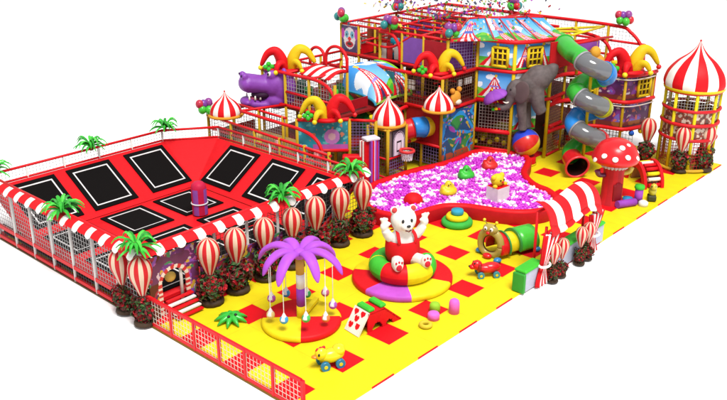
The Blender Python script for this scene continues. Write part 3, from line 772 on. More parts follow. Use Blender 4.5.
# ================================================================== BALL PIT
rim = [(3.6, 7.0), (2.85, 6.25), (2.55, 5.4), (2.75, 4.6), (3.35, 4.0), (4.25, 3.83), (4.9, 3.62), (5.4, 3.05), (5.65, 2.4), (5.9, 1.75), (6.25, 1.15), (6.75, .7), (7.4, .42), (8.3, .48), (9.0, .98), (9.42, 1.6), (9.6, 2.3), (10.1, 3.0), (10.7, 3.5), (11.5, 3.85), (12.3, 4.3), (12.75, 5.1), (12.2, 6.3), (11.6, 7.0), (9.3, 7.05), (7.6, 7.45), (6.2, 7.6), (4.8, 7.6)]
loop = cr([(x, y, 0) for x, y in rim], 6, True)
t = thing('ball_pit', (6.8, 4.2, 0), 'kidney shaped ball pit with a thick red padded rim', 'ball pit')
n = len(loop); nor = []
for i in range(n):
    d = (loop[(i+1) % n]-loop[i-1]).normalized(); nor.append(V((d.y, -d.x, 0)))
cen = sum(loop, V((0, 0, 0)))/n
sgn = 1 if sum(nor[i].dot(loop[i]-cen) for i in range(n)) > 0 else -1
def pinside(x, y, L):
    c = False; j = len(L)-1
    for i in range(len(L)):
        if (L[i].y > y) != (L[j].y > y) and x < (L[j].x-L[i].x)*(y-L[i].y)/(L[j].y-L[i].y)+L[i].x: c = not c
        j = i
    return c
prof = [(.0, 0), (.02, .05), (.02, .50), (-.03, .58), (-.12, .60), (-.22, .59), (-.28, .54), (-.29, .3)]
b = MB(); P0 = len(prof); k = b.add([loop[i]+nor[i]*sgn*o+V((0, 0, z)) for i in range(n) for o, z in prof])
for i in range(n):
    j = (i+1) % n
    for q in range(P0-1):
        fc = (k+i*P0+q, k+j*P0+q, k+j*P0+q+1, k+i*P0+q+1); b.face(fc if sgn > 0 else fc[::-1], RED if q >= 2 else (.40, .006, .012), True)  # outer wall in darker red, shade below the bright top painted in
b.build('padded_rim', M_VINYL, t)
inner = [loop[i]-nor[i]*sgn*.27 for i in range(n)]
MB().prism([(p.x, p.y) for p in (inner if sgn > 0 else inner)], .05, .40, (.50, .18, .52)).build('pit_base', M_VINYL, t)
R = random.Random(11); balls = []; sp = .145; row = 0; y = 0
while y < 7.7:
    x = 2.3+(sp/2 if row % 2 else 0)
    while x < 12.8:
        X, Y = x+R.uniform(-.03, .03), y+R.uniform(-.03, .03)
        if pinside(X, Y, inner): balls.append((X, Y, .43+R.uniform(-.03, .055)))
        x += sp
    y += sp*.866; row += 1
BC = [(.50, .028, .50), (.68, .24, .60), (.74, .66, .74)]
def ballcol(X, Y):
    a = nz(X*1.9, Y*1.9, 2)+R.uniform(-.35, .35)
    return 0 if a > -.06 else (1 if a > -.18 else 2)
CP = V((-20.6, -15.02, 13.19)); balls.sort(key=lambda p: (V(p)-CP).length)
def ico(sub):
    bm = bmesh.new(); bmesh.ops.create_icosphere(bm, subdivisions=sub, radius=.078); vs = [v.co.copy() for v in bm.verts]; fs = [[v.index for v in q.verts] for q in bm.faces]; bm.free(); return vs, fs
vs, fs = ico(2); protos = []
for c in BC:
    b = MB(); b.add(vs)
    for q in fs: b.face(q, c, True)
    protos.append(b.build('pit_ball', M_BALL))
used = [False]*3; bl = ['violet plastic ball floating among white balls in the pit', 'pale pink plastic ball in the ball pit', 'white plastic ball among violet balls in the pit']
nind = [0, 0, 0]
rest = MB()
for i, p in enumerate(balls):
    c = ballcol(p[0], p[1])
    if i < 290:
        o = protos[c] if not used[c] else protos[c].copy()
        if used[c]: COL.objects.link(o)
        used[c] = True; o.location = p; tag(o, bl[c], 'ball', ('violet balls', 'pale pink balls', 'white balls')[c]+' in the pit')
    else:
        k = rest.add([v+V(p) for v in vs])
        for q in fs: rest.face([k+t_ for t_ in q], BC[c], True)
o = rest.build('pit_ball_mass', M_BALL); tag(o, kind='stuff')

# floats in the pit
def bumpy(name, loc, col, label, s=1.0):
    t = thing(name, loc, label, 'floating toy')
    b = MB(); b.ell((0, 0, .18), (.42, .36, .22), col); b.ell((0, 0, .42), (.17, .17, .22), col); b.ell((.26, .05, .30), (.14, .13, .16), col); b.ell((-.25, .05, .29), (.14, .13, .15), col); b.ell((0, .25, .27), (.13, .12, .14), col)
    o = b.build('body', cmat(name+'_'+str(round(col[0], 2)), col, rough=.4), t, False); remesh(o, .035, 3)
    for q in (-1, 1): MB().ell((q*.06-.1, -.13, .50), .03, BLACK, 8, 6).build('eye', M_PLAST, t, False)
    return t
bumpy('animal_float', (6.25, 4.55, .40), (.66, .48, .01), 'yellow animal shaped float in the middle of the ball pit')
bumpy('animal_float', (8.35, 5.15, .40), (.03, .42, .03), 'green animal shaped float in the ball pit')
bumpy('animal_float', (10.1, 5.1, .40), (.60, .02, .015), 'red animal shaped float at the back of the ball pit')
o = MB().ell((0, 0, 0), (.40, .40, .34), RED, 24, 14).build('red_dome_float', M_FOAM); o.location = (4.55, 5.05, .50); tag(o, 'plain red dome float at the front of the ball pit', 'floating toy')
t = thing('clown_box_toy', (7.15, 2.7, .40), 'red and white box toy with a yellow head in the pit', 'box toy', rz=radians(-8))
b = MB(); b.box((0, 0, .30), (.72, .62, .66), RED, cols=[RED, RED, (.68, .62, .62), RED, RED, (.68, .62, .66)]); b.build('box', M_FOAM, t, False)
b = MB(); b.ell((0, .05, .86), (.30, .27, .27), (.66, .48, .02)); b.ell((.24, .05, 1.02), .12, (.66, .48, .02)); b.ell((-.24, .05, 1.0), .12, (.66, .48, .02)); b.ell((-.3, -.1, .68), (.1, .1, .08), (.66, .48, .02)); b.ell((.3, -.1, .68), (.1, .1, .08), (.66, .48, .02)); b.build('head', M_FOAM, t, False)
for q in (-1, 1): MB().ell((q*.10, -.21, .92), .035, BLACK, 8, 6).build('eye', M_PLAST, t, False)
MB().ell((0, -.24, .84), .05, RED, 8, 6).build('nose', M_PLAST, t, False)

# ================================================================== PLAY STRUCTURE HELPERS
def post(t, x, y, z1, z0=0, col=POST, r=.072, name='post'): MB().bar((x, y, z0), (x, y, z1), r, col, 10).build(name, M_FOAM, t)
def rail(t, pts, r=.062, col=RED, k=5, name='rail'):
    MB().tube(cr(pts, k) if len(pts) > 2 else pts, r, col, 8).build(name, M_PIPE, t)
def netp(t, o, U, W, cell=.17, w=.013, col=(.13, .10, .09)): MB().net(o, U, W, cell, w, col).build('net', M_NET, t)
def deck(t, poly, z, col=(.22, .008, .010), th=.10): MB().prism(poly, z-th, z, col).build('deck', M_VINYL, t)
def pad(t, o, U, W, col, name='pad', th=.05):
    o, U, W = V(o), V(U), V(W); b = MB(); slab(b, [o, o+U, o+U+W, o+W], col, th); b.build(name, M_VINYL, t)
BNET = (.11, .05, .035); LNET = (.42, .42, .42); VNET = (.20, .14, .30)
def bag(t, x, y, z0, z1, r, cols, name='punch_bag'):
    b = MB(); n = len(cols); h = (z1-z0)/n
    for i, c in enumerate(cols): b.bar((x, y, z0+h*i), (x, y, z0+h*(i+1)), r, c, 12)
    b.build(name, M_FOAM, t)

# ---- low climbing frame behind the trampolines
t = thing('low_climbing_frame', (3.4, 11.5, 0), 'low climbing frame with red rails and yellow posts behind the trampolines', 'climbing frame')
for y in (15.3, 13.7, 12.1, 10.5, 9.0, 7.6): post(t, 2.3, y, 2.55)
for y in (15.2, 13.4, 11.8): post(t, 3.7, y, 2.95)
for y in (14.9, 13.0, 11.4): post(t, 5.0, y, 2.9)
rail(t, [(2.3, 15.3, 2.62), (2.3, 7.5, 2.42)]); rail(t, [(2.3, 15.3, 2.05), (2.3, 7.5, 1.95)]); rail(t, [(2.3, 15.3, 1.5), (2.3, 7.5, 1.5)], .08)
rail(t, [(2.9, 13.7, 3.0), (2.9, 11.5, 2.95), (2.9, 9.6, 2.88), (2.9, 8.8, 2.55), (2.9, 8.5, 1.9)], .075)
rail(t, [(2.3, 15.3, 2.62), (5.0, 14.9, 2.75)]); rail(t, [(2.9, 13.7, 3.0), (5.0, 13.0, 3.0)]); rail(t, [(3.7, 15.2, 2.95), (3.7, 11.6, 2.9)])
deck(t, [(2.3, 7.8), (3.6, 8.6), (3.6, 10.6), (5.0, 10.6), (5.0, 15.2), (2.3, 15.2)], 1.45, (.34, .22, .07))
netp(t, (2.3, 15.2, 1.55), (0, -7.5, 0), (0, 0, .95), .16, .012, (.30, .28, .27)); netp(t, (2.3, 15.3, 1.55), (2.7, -.3, 0), (0, 0, 1.1), .16, .012, LNET)
netp(t, (2.3, 15.2, .3), (0, -7.5, 0), (0, 0, 1.1), .16, .012, BNET); netp(t, (3.7, 15.1, 1.5), (0, -3.4, 0), (0, 0, 1.4), .16, .012, (.30, .28, .27))
for i, (y, c) in enumerate(((14.6, GREEN), (12.9, YEL), (11.3, (.5, .05, .05)), (10.0, TEAL), (8.9, RED))): bag(t, 2.95+.25*(i % 2), y, 1.45, 2.1, .16, (c, mixc(c, WHITE, .3)), 'foam_roller')
pad(t, (2.6, 15.0, 1.46), (2.2, 0, 0), (0, 0, .5), DRED); 
# angled mural bay of the frame
panel('mural_panel', t, (3.45, 10.6, 1.72), (1.5, -1.55, 0), (0, 0, 1.3), 'teal', 2, .03)
post(t, 3.45, 10.65, 3.1); post(t, 5.0, 9.0, 3.1); rail(t, [(3.45, 10.62, 3.08), (4.25, 9.82, 3.02), (5.0, 9.02, 3.08)], .08); rail(t, [(3.45, 10.62, 1.68), (5.0, 9.02, 1.68)], .08)
netp(t, (5.0, 9.0, 1.7), (.75, -.85, 0), (0, 0, 1.35), .14, .014, VNET); post(t, 5.75, 8.15, 3.0); rail(t, [(5.0, 9.0, 3.05), (5.75, 8.15, 3.0)])
MB().rbox((4.75, 8.55, 1.32), (.95, .4, .62), RED, .05, radians(-48)).build('red_pad', M_VINYL, t)
netp(t, (4.2, 9.5, .1), (1.2, -1.3, 0), (0, 0, 1.0), .15, .013, BNET)

# ---- middle frame
t = thing('middle_climbing_frame', (7.5, 12, 0), 'middle height climbing frame with red hoops and a striped sunshade on top', 'climbing frame')
for x, yy in ((5.05, (14.6, 13.05, 11.5, 9.9)), (7.2, (14.6, 13.0, 11.2)), (8.9, (14.6, 13.2))):
    for y in yy: post(t, x, y, 4.4)
rail(t, [(5.05, 14.6, 4.45), (5.05, 12.5, 4.45), (5.05, 10.9, 4.42), (5.05, 10.1, 4.05), (5.05, 9.75, 3.2)], .08)
rail(t, [(5.05, 13.0, 3.6), (5.05, 10.2, 3.55)]); rail(t, [(5.05, 14.6, 2.95), (5.05, 9.9, 2.95)], .08); rail(t, [(5.05, 14.6, 4.45), (10.3, 14.6, 4.45)]); rail(t, [(7.2, 14.6, 4.45), (7.2, 11.2, 4.45)])
rail(t, [(5.05, 13.05, 4.42), (8.9, 13.2, 4.45)]); rail(t, [(8.9, 14.6, 4.1), (8.9, 11.5, 4.1)]); rail(t, [(5.05, 11.5, 4.42), (7.2, 11.2, 4.45)])
netp(t, (5.05, 13.0, 3.0), (0, -3.1, 0), (0, 0, 1.4), .17, .012, LNET); netp(t, (5.05, 14.6, 3.0), (5.2, 0, 0), (0, 0, 1.4), .17, .012, LNET); netp(t, (7.2, 14.6, 3.0), (0, -3.4, 0), (0, 0, 1.4), .17, .012, LNET)
netp(t, (5.05, 14.6, .2), (0, -4.8, 0), (0, 0, 2.6), .17, .013, BNET); netp(t, (5.05, 14.62, .2), (5.2, 0, 0), (0, 0, 2.6), .17, .013, LNET)
deck(t, [(5.05, 9.9), (10.3, 9.9), (10.3, 14.6), (5.05, 14.6)], 2.9); deck(t, [(5.05, 9.9), (10.3, 9.9), (10.3, 14.6), (5.05, 14.6)], 1.45)
for a, b_, h in ((13.6, 12.65, .85), (12.55, 11.2, 1.05)):
    m_ = (a+b_)/2; rr = (a-b_)/2
    rail(t, [(7.2, a, 4.4)]+[(7.2, m_+rr*cos(pi*i/8), 4.45+h-rr*.9+rr*.9*sin(pi*i/8)) for i in range(9)]+[(7.2, b_, 4.4)], .075, k=2, name='hoop_rail')
b = MB(); b.grid(lambda u, v: (5.7+1.2*v, 12.8-1.9*u, 4.35+.26*v+.10*sin(pi*v)), 22, 6, lambda u, v: RED if int(u*7) % 2 == 0 else (.72, .7, .68), True, thick=.03); b.build('striped_sunshade', M_CLOTH, t)
for i, (x, y, c) in enumerate(((5.9, 12.4, DGREEN), (6.3, 11.2, GREEN), (6.6, 13.6, (.05, .12, .10)), (8.0, 13.6, RED), (6.1, 13.9, TEAL), (7.8, 12.2, BROWN))): bag(t, x, y, 2.9, 3.75, .22, (c, mixc(c, BLACK, .4), c), 'climbing_block')
pad(t, (5.2, 10.1, 3.0), (2.2, 0, 0), (0, 0, .45), DRED); pad(t, (7.4, 14.4, 3.4), (2.8, 0, 0), (0, 0, .5), RED)
# slide with printed hood
t = thing('hooded_slide', (8.8, 10.6, 0), 'wide slide under a curved hood printed with circus tents', 'slide')
hx0, hx1 = 7.65, 10.25
def hood(u, v): th = v*pi*.56; dr = max(0, .42-u)/.42; return (hx0+(hx1-hx0)*u-.35*v+.30*dr*dr*sin(th), 9.85+1.75*(1-cos(th)), 2.98+(1.45-1.05*dr*dr*dr)*sin(th)+.10*sin(pi*u))
b = MB(); b.grid(hood, 104, 100, lambda u, v: (.30, .55, .05) if v < .05 else art('circus', u*.98, min(1, v*1.02), 2.6, 2.6, 4) if v > .1 or int(u*14) % 3 else (.03, .14, .03), True, thick=.06); b.build('printed_hood', M_PRINT, t)
for uu in (0, 1): MB().tube([hood(uu, i/14) for i in range(15)], .06, (.03, .22, .35) if uu == 0 else LIME, 8).build('hood_trim', M_FOAM, t)
b = MB(); b.grid(lambda u, v: (7.2+.5*u, 12.3-3.0*v, 3.35-1.75*v-.25*sin(pi*v)+.0), 3, 14, DGREEN, True, thick=.45); b.build('slide_side', M_VINYL, t)
b = MB(); b.grid(lambda u, v: (7.75+2.2*u, 12.0-3.6*v, 2.95-1.6*v), 6, 12, lambda u, v: (.45, .02, .02) if int(u*6) % 2 else YEL, True, thick=.1); b.build('slide_bed', M_VINYL, t)
rail(t, [(8.0, 9.3, 2.3), (8.6, 9.15, 2.75), (9.4, 9.2, 2.75), (10.0, 9.3, 2.45)], .09)
bag(t, 7.35, 9.7, 2.2, 2.6, .2, (YEL, YEL), 'foam_roller')

# ---- tall frame
t = thing('tall_climbing_frame', (14.7, 11, 0), 'tall four level climbing frame of red rails and yellow posts with nets', 'climbing frame')
ZT = 5.85
for y in (14.6, 13.4, 12.0, 10.6, 9.3, 7.9): post(t, 10.4, y, ZT)
for y in (10.6, 9.3): post(t, 9.15, y, 4.35)
for x in (12.5, 14.7, 16.9, 19.0): post(t, x, 14.6, ZT)
for y in (12.4, 10.2, 8.0, 6.2, 4.4): post(t, 19.0, y, ZT)
for x in (12.5, 14.7, 16.9):
    for y in (12.0, 9.5): post(t, x, y, ZT)
TOP = [(10.4, 7.9, ZT), (10.4, 14.6, ZT)]
for q in (TOP, [(10.4, 14.6, ZT), (19, 14.6, ZT)], [(10.4, 12.0, ZT), (19, 12.0, ZT)], [(10.4, 9.5, ZT), (19, 9.5, ZT)], [(12.5, 14.6, ZT), (12.5, 8, ZT)], [(14.7, 14.6, ZT), (14.7, 7, ZT)], [(16.9, 14.6, ZT), (16.9, 6, ZT)]): rail(t, q)
rail(t, [(19, 14.6, ZT), (19, 9, ZT), (19, 4.2, ZT), (19, 3.2, ZT-.25), (19, 2.5, ZT-1.0), (19, 2.4, 3.95)], .085, k=8)
rail(t, [(18.2, 9.0, 5.45), (18.2, 6.6, 5.45), (18.2, 4.9, 5.40), (18.2, 4.0, 5.05), (18.2, 3.6, 4.2), (18.2, 3.6, 3.95)], .085, k=6)
for z in (4.4, 2.95): rail(t, [(10.4, 14.6, z), (10.4, 7.9, z)], .08)
for z in (5.1, 4.4, 2.95, 1.5): rail(t, [(10.4, 14.6, z), (19, 14.6, z)]); rail(t, [(19, 14.6, z), (19, 2.4, z)])
rail(t, [(10.4, 12.9, 5.1), (10.4, 11.4, 5.05), (10.4, 10.4, 5.55), (10.4, 10.0, 5.8)], .06)
rail(t, [(10.35, 12.0, 5.75), (10.35, 11.2, 5.70), (10.35, 10.75, 5.2), (10.35, 10.7, 4.45)], .075)
D4 = [(10.4, 7.9), (11.9, 7.3), (14.5, 5.4), (19, 5.4), (19, 14.6), (10.4, 14.6)]
deck(t, D4, 4.35); deck(t, [(9.15, 7.3), (19, 7.3), (19, 14.6), (9.15, 12.4)], 2.88); deck(t, [(9.15, 7.3), (19, 7.3), (19, 14.6), (9.15, 14.6)], 1.43)
netp(t, (10.4, 14.62, 4.4), (8.6, 0, 0), (0, 0, 1.4), .18, .012, (.30, .28, .28)); netp(t, (19.02, 14.6, 4.4), (0, -11.5, 0), (0, 0, 1.35), .18, .012, (.34, .32, .32))
netp(t, (10.4, 14.62, .1), (8.6, 0, 0), (0, 0, 4.2), .18, .014, BNET); netp(t, (19.02, 14.6, .1), (0, -12.1, 0), (0, 0, 4.2), .18, .014, (.22, .16, .14))
for y in (12.0, 9.5): netp(t, (10.5, y, 4.4), (8.4, 0, 0), (0, 0, 1.3), .2, .014, BNET); netp(t, (9.3, y, 2.9), (9.6, 0, 0), (0, 0, 1.4), .2, .014, BNET); netp(t, (9.3, y, .1), (9.6, 0, 0), (0, 0, 2.6), .2, .016, BNET)
panel('clown_panel', t, (10.36, 14.55, 4.5), (0, -1.1, 0), (0, 0, 1.28), 'clown', 1, .035)
pad(t, (10.36, 10.5, 4.5), (0, -1.15, 0), (0, 0, 1.2), (.19, .07, .34), 'purple_panel'); pad(t, (10.36, 9.25, 4.5), (0, -1.3, 0), (0, 0, 1.2), (.34, .012, .02), 'red_panel')
netp(t, (10.4, 7.9, 4.45), (1.5, -.6, 0), (0, 0, 1.3), .15, .015, VNET); pad(t, (10.9, 8.2, 4.4), (1.2, -.5, 0), (0, 0, 1.3), (.14, .03, .20), 'purple_panel')
for i, (y, c) in enumerate(((11.9, (.55, .52, .48)), (11.6, (.5, .03, .03)), (11.25, (.55, .52, .48)), (10.95, GREEN), (10.75, (.5, .48, .42)))):
    pad(t, (10.55+.1*i, y+.14, 4.42), (.05, -.26, 0), (0, 0, .75), c, 'standing_pad')
pad(t, (10.6, 13.4, 4.42), (3.0, 0, 0), (0, 0, .5), RED); pad(t, (11.0, 14.3, 4.42), (4.0, 0, 0), (0, 0, .6), (.6, .55, .5))
RR = random.Random(4)
for x in (11.5, 13.6, 15.8, 17.9):
    for y in (8.7, 10.7, 13.3): post(t, x, y, ZT, r=.06)
for y in (8.7, 10.7, 13.3):
    for z in (3.7, 5.1): rail(t, [(10.5, y, z), (18.9, y, z)], .05)
for x in (11.5, 13.6, 15.8):
    for z in (3.7, 5.1, 5.85): rail(t, [(x, 8.2, z), (x, 14.5, z)], .05)
    netp(t, (x, 8.6, 4.4), (0, 5.8, 0), (0, 0, 1.35), .2, .015, BNET)
for i in range(40):
    z = RR.choice((4.35, 2.88, 2.88, 1.43, 0)); x = RR.uniform(10.8, 18.5); y = RR.uniform(7.8, 14)
    c = RR.choice((RED, DRED, PURP, YEL, TEAL, GREEN, ORANGE, BROWN, DPURP)); bag(t, x, y, z, z+RR.uniform(.7, 1.25), RR.uniform(.14, .28), (c, RR.choice((c, YEL, WHITE, BLACK)), c))
for x, c in ((11.3, (.22, .05, .02)), (12.9, (.30, .012, .02)), (14.8, (.10, .03, .10)), (16.9, (.24, .07, .02))): pad(t, (x, 13.6, 4.4), (1.3, 0, 0), (0, 0, 1.15), c, 'interior_shade_panel'); pad(t, (x, 11.0, 4.4), (1.1, .1, 0), (0, 0, 1.0), mixc(c, RED, .3), 'interior_shade_panel')  # panels added in dark colours to deepen the shade inside the frame
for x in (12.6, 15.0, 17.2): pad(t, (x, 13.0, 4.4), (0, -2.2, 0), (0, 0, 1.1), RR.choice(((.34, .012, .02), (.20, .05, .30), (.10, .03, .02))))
for x, z in ((11.2, 2.95), (13.6, 2.95), (16.0, 2.95), (12, 1.5), (15, 1.5), (12.5, .05), (16, .05)): pad(t, (x, 9.9, z), (1.5, .1, 0), (0, 0, 1.15), RR.choice(((.26, .012, .02), (.13, .05, .02), (.18, .09, .02), (.06, .02, .05))), 'interior_shade_panel')  # more dark panels added so the lower levels look shaded inside
# level three corner (left faces)
panel('mural_panel', t, (9.12, 11.9, 2.98), (0, -1.9, 0), (0, 0, 1.3), 'teal', 6, .03)
rail(t, [(9.15, 12.0, 4.38), (9.15, 7.3, 4.38), (11.9, 7.3, 4.40)], .09, k=1); netp(t, (9.15, 10.0, 2.95), (0, -2.7, 0), (0, 0, 1.4), .17, .015, BNET)
netp(t, (9.15, 7.3, 2.95), (2.75, 0, 0), (0, 0, 1.4), .17, .015, BNET)
for y, z in ((9.0, 3.6), (9.0, 3.85)): pad(t, (9.2, y+.3, z), (0, -.45, 0), (0, 0, .2), (.62, .60, .55), 'sign_pad')
for x in (10.6, 11.1, 11.4): pad(t, (x, 7.36, 3.75), (.25, 0, 0), (0, 0, .3), (.62, .60, .55), 'sign_pad')
# tiger face cushion on the level three net
b = MB(); b.ell((10.1, 7.15, 3.35), (.36, .16, .34), (.60, .26, .03)); b.ell((9.85, 7.15, 3.72), .13, (.55, .22, .02)); b.ell((10.35, 7.15, 3.72), .13, (.55, .22, .02)); b.ell((10.15, 7.02, 3.18), (.2, .12, .12), (.62, .55, .45)); b.build('animal_cushion', M_FOAM, t)

# ---- aqua corner block with tube slide
t = thing('undersea_corner_block', (10.4, 8.2, 0), 'corner block with an undersea mural and a dark red padded wall', 'play block')
post(t, 9.15, 7.2, 4.35); post(t, 11.75, 7.2, 2.9); post(t, 9.15, 9.3, 2.9); post(t, 9.15, 8.3, 1.2)
panel('mural_panel', t, (9.25, 7.18, .42), (2.45, 0, 0), (0, 0, 2.36), 'aqua', 5, .03)
pad(t, (9.13, 9.25, 1.25), (0, -1.95, 0), (0, 0, 1.6), (.30, .008, .012), 'red_wall'); netp(t, (9.12, 9.25, .3), (0, -2.0, 0), (0, 0, .95), .15, .015, VNET)
rail(t, [(9.12, 9.3, 2.9), (9.12, 7.17, 2.9), (11.8, 7.17, 2.92)], .085, k=1); rail(t, [(9.12, 9.3, 1.22), (9.12, 7.2, 1.22)], .07)
pad(t, (9.7, 9.0, .05), (2.0, 0, 0), (0, 0, 2.6), (.05, .012, .02), 'interior_shade_panel')  # near-black panel added to darken the inside of the block
rail(t, [(11.8, 7.15, 2.95), (12.37, 5.57, 2.95)], .09); rail(t, [(11.8, 7.15, 1.5), (12.37, 5.57, 1.5)], .11); netp(t, (11.85, 7.0, 1.55), (.5, -1.4, 0), (0, 0, 1.35), .15, .016, (.40, .34, .28)); netp(t, (11.85, 7.0, .1), (.5, -1.4, 0), (0, 0, 1.3), .15, .016, BNET)
rail(t, [(11.8, 7.15, .62), (12.37, 5.57, .62)], .07)
for i in range(5): MB().ell((12.1+.16*i, 7.3-.3*i, .8+.15*(i % 2)), .13, YEL, 10, 6).build('foam_ball', M_FOAM, t)
t = thing('elbow_tube_slide', (8.3, 8.5, 0), 'red, blue and yellow elbow tube slide coming out of the dark red wall', 'tube slide')
path = cr([(9.3, 7.95, 2.05), (8.85, 8.0, 2.08), (8.45, 8.15, 2.12), (8.05, 8.5, 1.95), (7.9, 8.8, 1.5), (7.9, 8.9, .9)], 6)
m = len(path); cuts_ = [(0, 6, (.62, .42, .01)), (6, 13, (.015, .19, .52)), (13, 20, (.56, .01, .015)), (20, 26, (.015, .19, .52)), (26, m-1, (.02, .22, .05))]
for a, c, col in cuts_: MB().tube(path[a:c+1], .46, col, 20).build('tube_segment', M_PLAST, t); MB().tube([path[a], path[a].lerp(path[a+1], .3)], .49, mixc(col, BLACK, .15), 20).build('flange', M_PLAST, t)

# ---- circus facade
t = thing('circus_facade', (13, 5.6, 0), 'curved facade printed with striped circus tents under a sloping printed roof', 'play facade')
Q = [V((11.9, 7.3, 0)), V((12.37, 5.57, 0)), V((14.2, 4.72, 0)), V((15.7, 4.78, 0))]
post(t, 12.37, 5.57, 5.8, col=(.62, .44, .01), r=.085); post(t, 14.2, 4.72, 5.8, col=(.62, .44, .01), r=.085); post(t, 15.7, 4.78, 5.8); post(t, 11.9, 7.3, 5.8)
UP = lambda h: V((0, 0, h))
for i in range(2):
    a, d = Q[i], Q[i+1]-Q[i]; ins = d.normalized()*.09
    panel('mural_panel', t, a+ins+UP(4.5), d-ins*2, UP(1.25), 'circus', i*3+1, .025); panel('mural_panel', t, a+ins+UP(3.05), d-ins*2, UP(1.25), 'circus', i*3+2, .025)
panel('mural_panel', t, Q[2]+UP(4.5)+V((.1, 0, 0)), V((.35, .02, 0)), UP(1.25), 'circus', 8, .025)
panel('mural_panel', t, Q[1]+(Q[2]-Q[1])*.06+UP(1.55), (Q[2]-Q[1])*.62, UP(1.3), 'circus', 12, .025)
for z, r in ((4.40, .085), (2.96, .085)):
    rail(t, [tuple(q+UP(z)-V((.05, .05, 0))) for q in Q], r, k=1)
rail(t, [tuple(V((10.5, 7.95, 0))+UP(5.78))]+[tuple(q+UP(5.78)-V((.06, .06, 0))) for q in Q], .10, k=6)
def window(o, U, W):   # yellow lattice window with arched crossing bars
    o, U, W = V(o), V(U), V(W); nr = U.cross(W).normalized(); b = MB(); pts = [o, o+U, o+U+W, o+W]; yc = (.62, .44, .01)
    for p, q in zip(pts, pts[1:]+pts[:1]): b.bar(p+nr*.06, q+nr*.06, .075, yc, 6)
    for s in (.33, .67): b.bar(o+U*s+nr*.06, o+U*s+W+nr*.06, .045, yc, 6)
    for s in (.36, .7): b.bar(o+W*s+nr*.06, o+W*s+U+nr*.06, .045, yc, 6)
    slab(b, [p+nr*.025 for p in pts], (.05, .02, .015), .02); w = b.build('lattice_window', M_FOAM, t)
for i in (0, 1):
    a, d = Q[i], Q[i+1]-Q[i]; window(a+d*(.42 if i == 0 else .34)+UP(4.62), d.normalized()*.72, UP(.85))
rb = [V((10.5, 7.95, 5.82)), V((11.9, 6.4, 5.84)), V((12.4, 5.5, 5.84)), V((13.3, 4.95, 5.84)), V((14.2, 4.6, 5.84)), V((15.4, 4.55, 5.84))]
rt = [V((12.55, 8.35, 6.5)), V((13.1, 7.8, 6.55)), V((13.5, 7.3, 6.55)), V((14.1, 6.8, 6.55)), V((14.7, 6.4, 6.55)), V((15.3, 6.0, 6.5))]
for i in range(5):
    def rf(u, v, i=i): return rb[i].lerp(rb[i+1], u).lerp(rt[i].lerp(rt[i+1], u), v)+V((0, 0, -.16*sin(pi*v)))
    L = (rb[i+1]-rb[i]).length; b = MB(); b.grid(rf, max(8, int(L/.025)), 60, lambda u, v, i=i, L=L: art('roof', u, v, L, 1.5, i*2+3), thick=.05); b.build('roof_panel', M_PRINT, t)
    rail(t, [tuple(rb[i]), tuple(rt[i])], .035, (.5, .05, .06))
rail(t, [tuple(p) for p in rt], .06, k=2)
for a in (Q[2]+V((.25, .02, 0)),):
    d = V((1.2, .04, 0))
    netp(t, a+UP(1.55), d, UP(1.35), .15, .018, (.34, .16, .07)); netp(t, a+UP(.1), d, UP(1.3), .15, .018, (.34, .16, .07)); rail(t, [tuple(a+UP(1.5)), tuple(a+d+UP(1.5))], .10); rail(t, [tuple(a+UP(.08)), tuple(a+d+UP(.08))], .07); netp(t, a+UP(3.0), d, UP(1.35), .15, .018, BNET)
    pad(t, a+UP(2.55)+V((.1, -.06, 0)), d*.7, UP(.3), RED)
    pad(t, a+UP(.05)+V((0, .8, 0)), d, UP(2.8), (.05, .015, .012), 'interior_shade_panel')  # near-black panel added behind the nets as interior shade

# ---- slide bay on the right with purple murals
t = thing('night_mural_bay', (17.5, 4, 0), 'rounded play bay with dark purple murals and thick red ring rails', 'play bay')
B = [V((15.7, 4.78, 0)), V((16.85, 3.6, 0)), V((17.2, 2.35, 0)), V((18.95, 1.75, 0))]
for p in B[1:]: post(t, p.x, p.y, 3.9)
post(t, 13.6, 2.35, 5.1, col=(.62, .44, .01)); 
poly = [(15.7, 4.78), (16.85, 3.6), (17.2, 2.35), (18.95, 1.75), (19, 7.3), (14.6, 7.3)]
for z in (1.28, 2.6, 3.88): deck(t, poly, z, (.32, .012, .015))
rb2 = [(14.3, 4.7), (15.6, 4.6), (16.8, 3.55), (17.15, 2.28), (18.0, 1.83), (19.05, 1.68)]
for z in (1.28, 2.62, 3.92):
    rail(t, [(x, y, z) for x, y in rb2], .10, k=5, name='ring_rail')
    if z > 2: rail(t, [(x-.03, y-.03, z-.2) for x, y in rb2[1:]], .03, (.62, .55, .5), k=4)
for i in (1, 2):
    a, d = B[i], B[i+1]-B[i]
    for z, s in ((1.38, 1), (2.72, 2)): panel('mural_panel', t, a+UP(z)+d*.03, d*.94, UP(1.1), 'night', i*5+s, .03)
window(B[2]+(B[3]-B[2])*.45+UP(2.8), (B[3]-B[2]).normalized()*.75, UP(.85)); window(B[1]-(B[1]-B[0])*.45+UP(2.8), (B[1]-B[0]).normalized()*.6, UP(.7))
a, d = B[0], B[1]-B[0]; netp(t, a+UP(2.7), d, UP(1.1), .15, .017, BNET); netp(t, a+UP(1.35), d, UP(1.15), .15, .017, BNET); netp(t, a+UP(.05), d, UP(1.2), .15, .017, BNET)
netp(t, B[1]+UP(.05), B[2]-B[1], UP(1.2), .17, .015, BNET)
rail(t, [(19, 1.7, 3.95), (19, 1.7, 2.6)], .05); netp(t, (18.95, 1.75, 1.35), (0, 3, 0), (0, 0, 2.4), .17, .014, LNET)
pad(t, (13.3, 4.28, 4.65), (1.25, -.55, 0), (0, 0, 1.15), (.42, .008, .012), 'red_wall', .08)
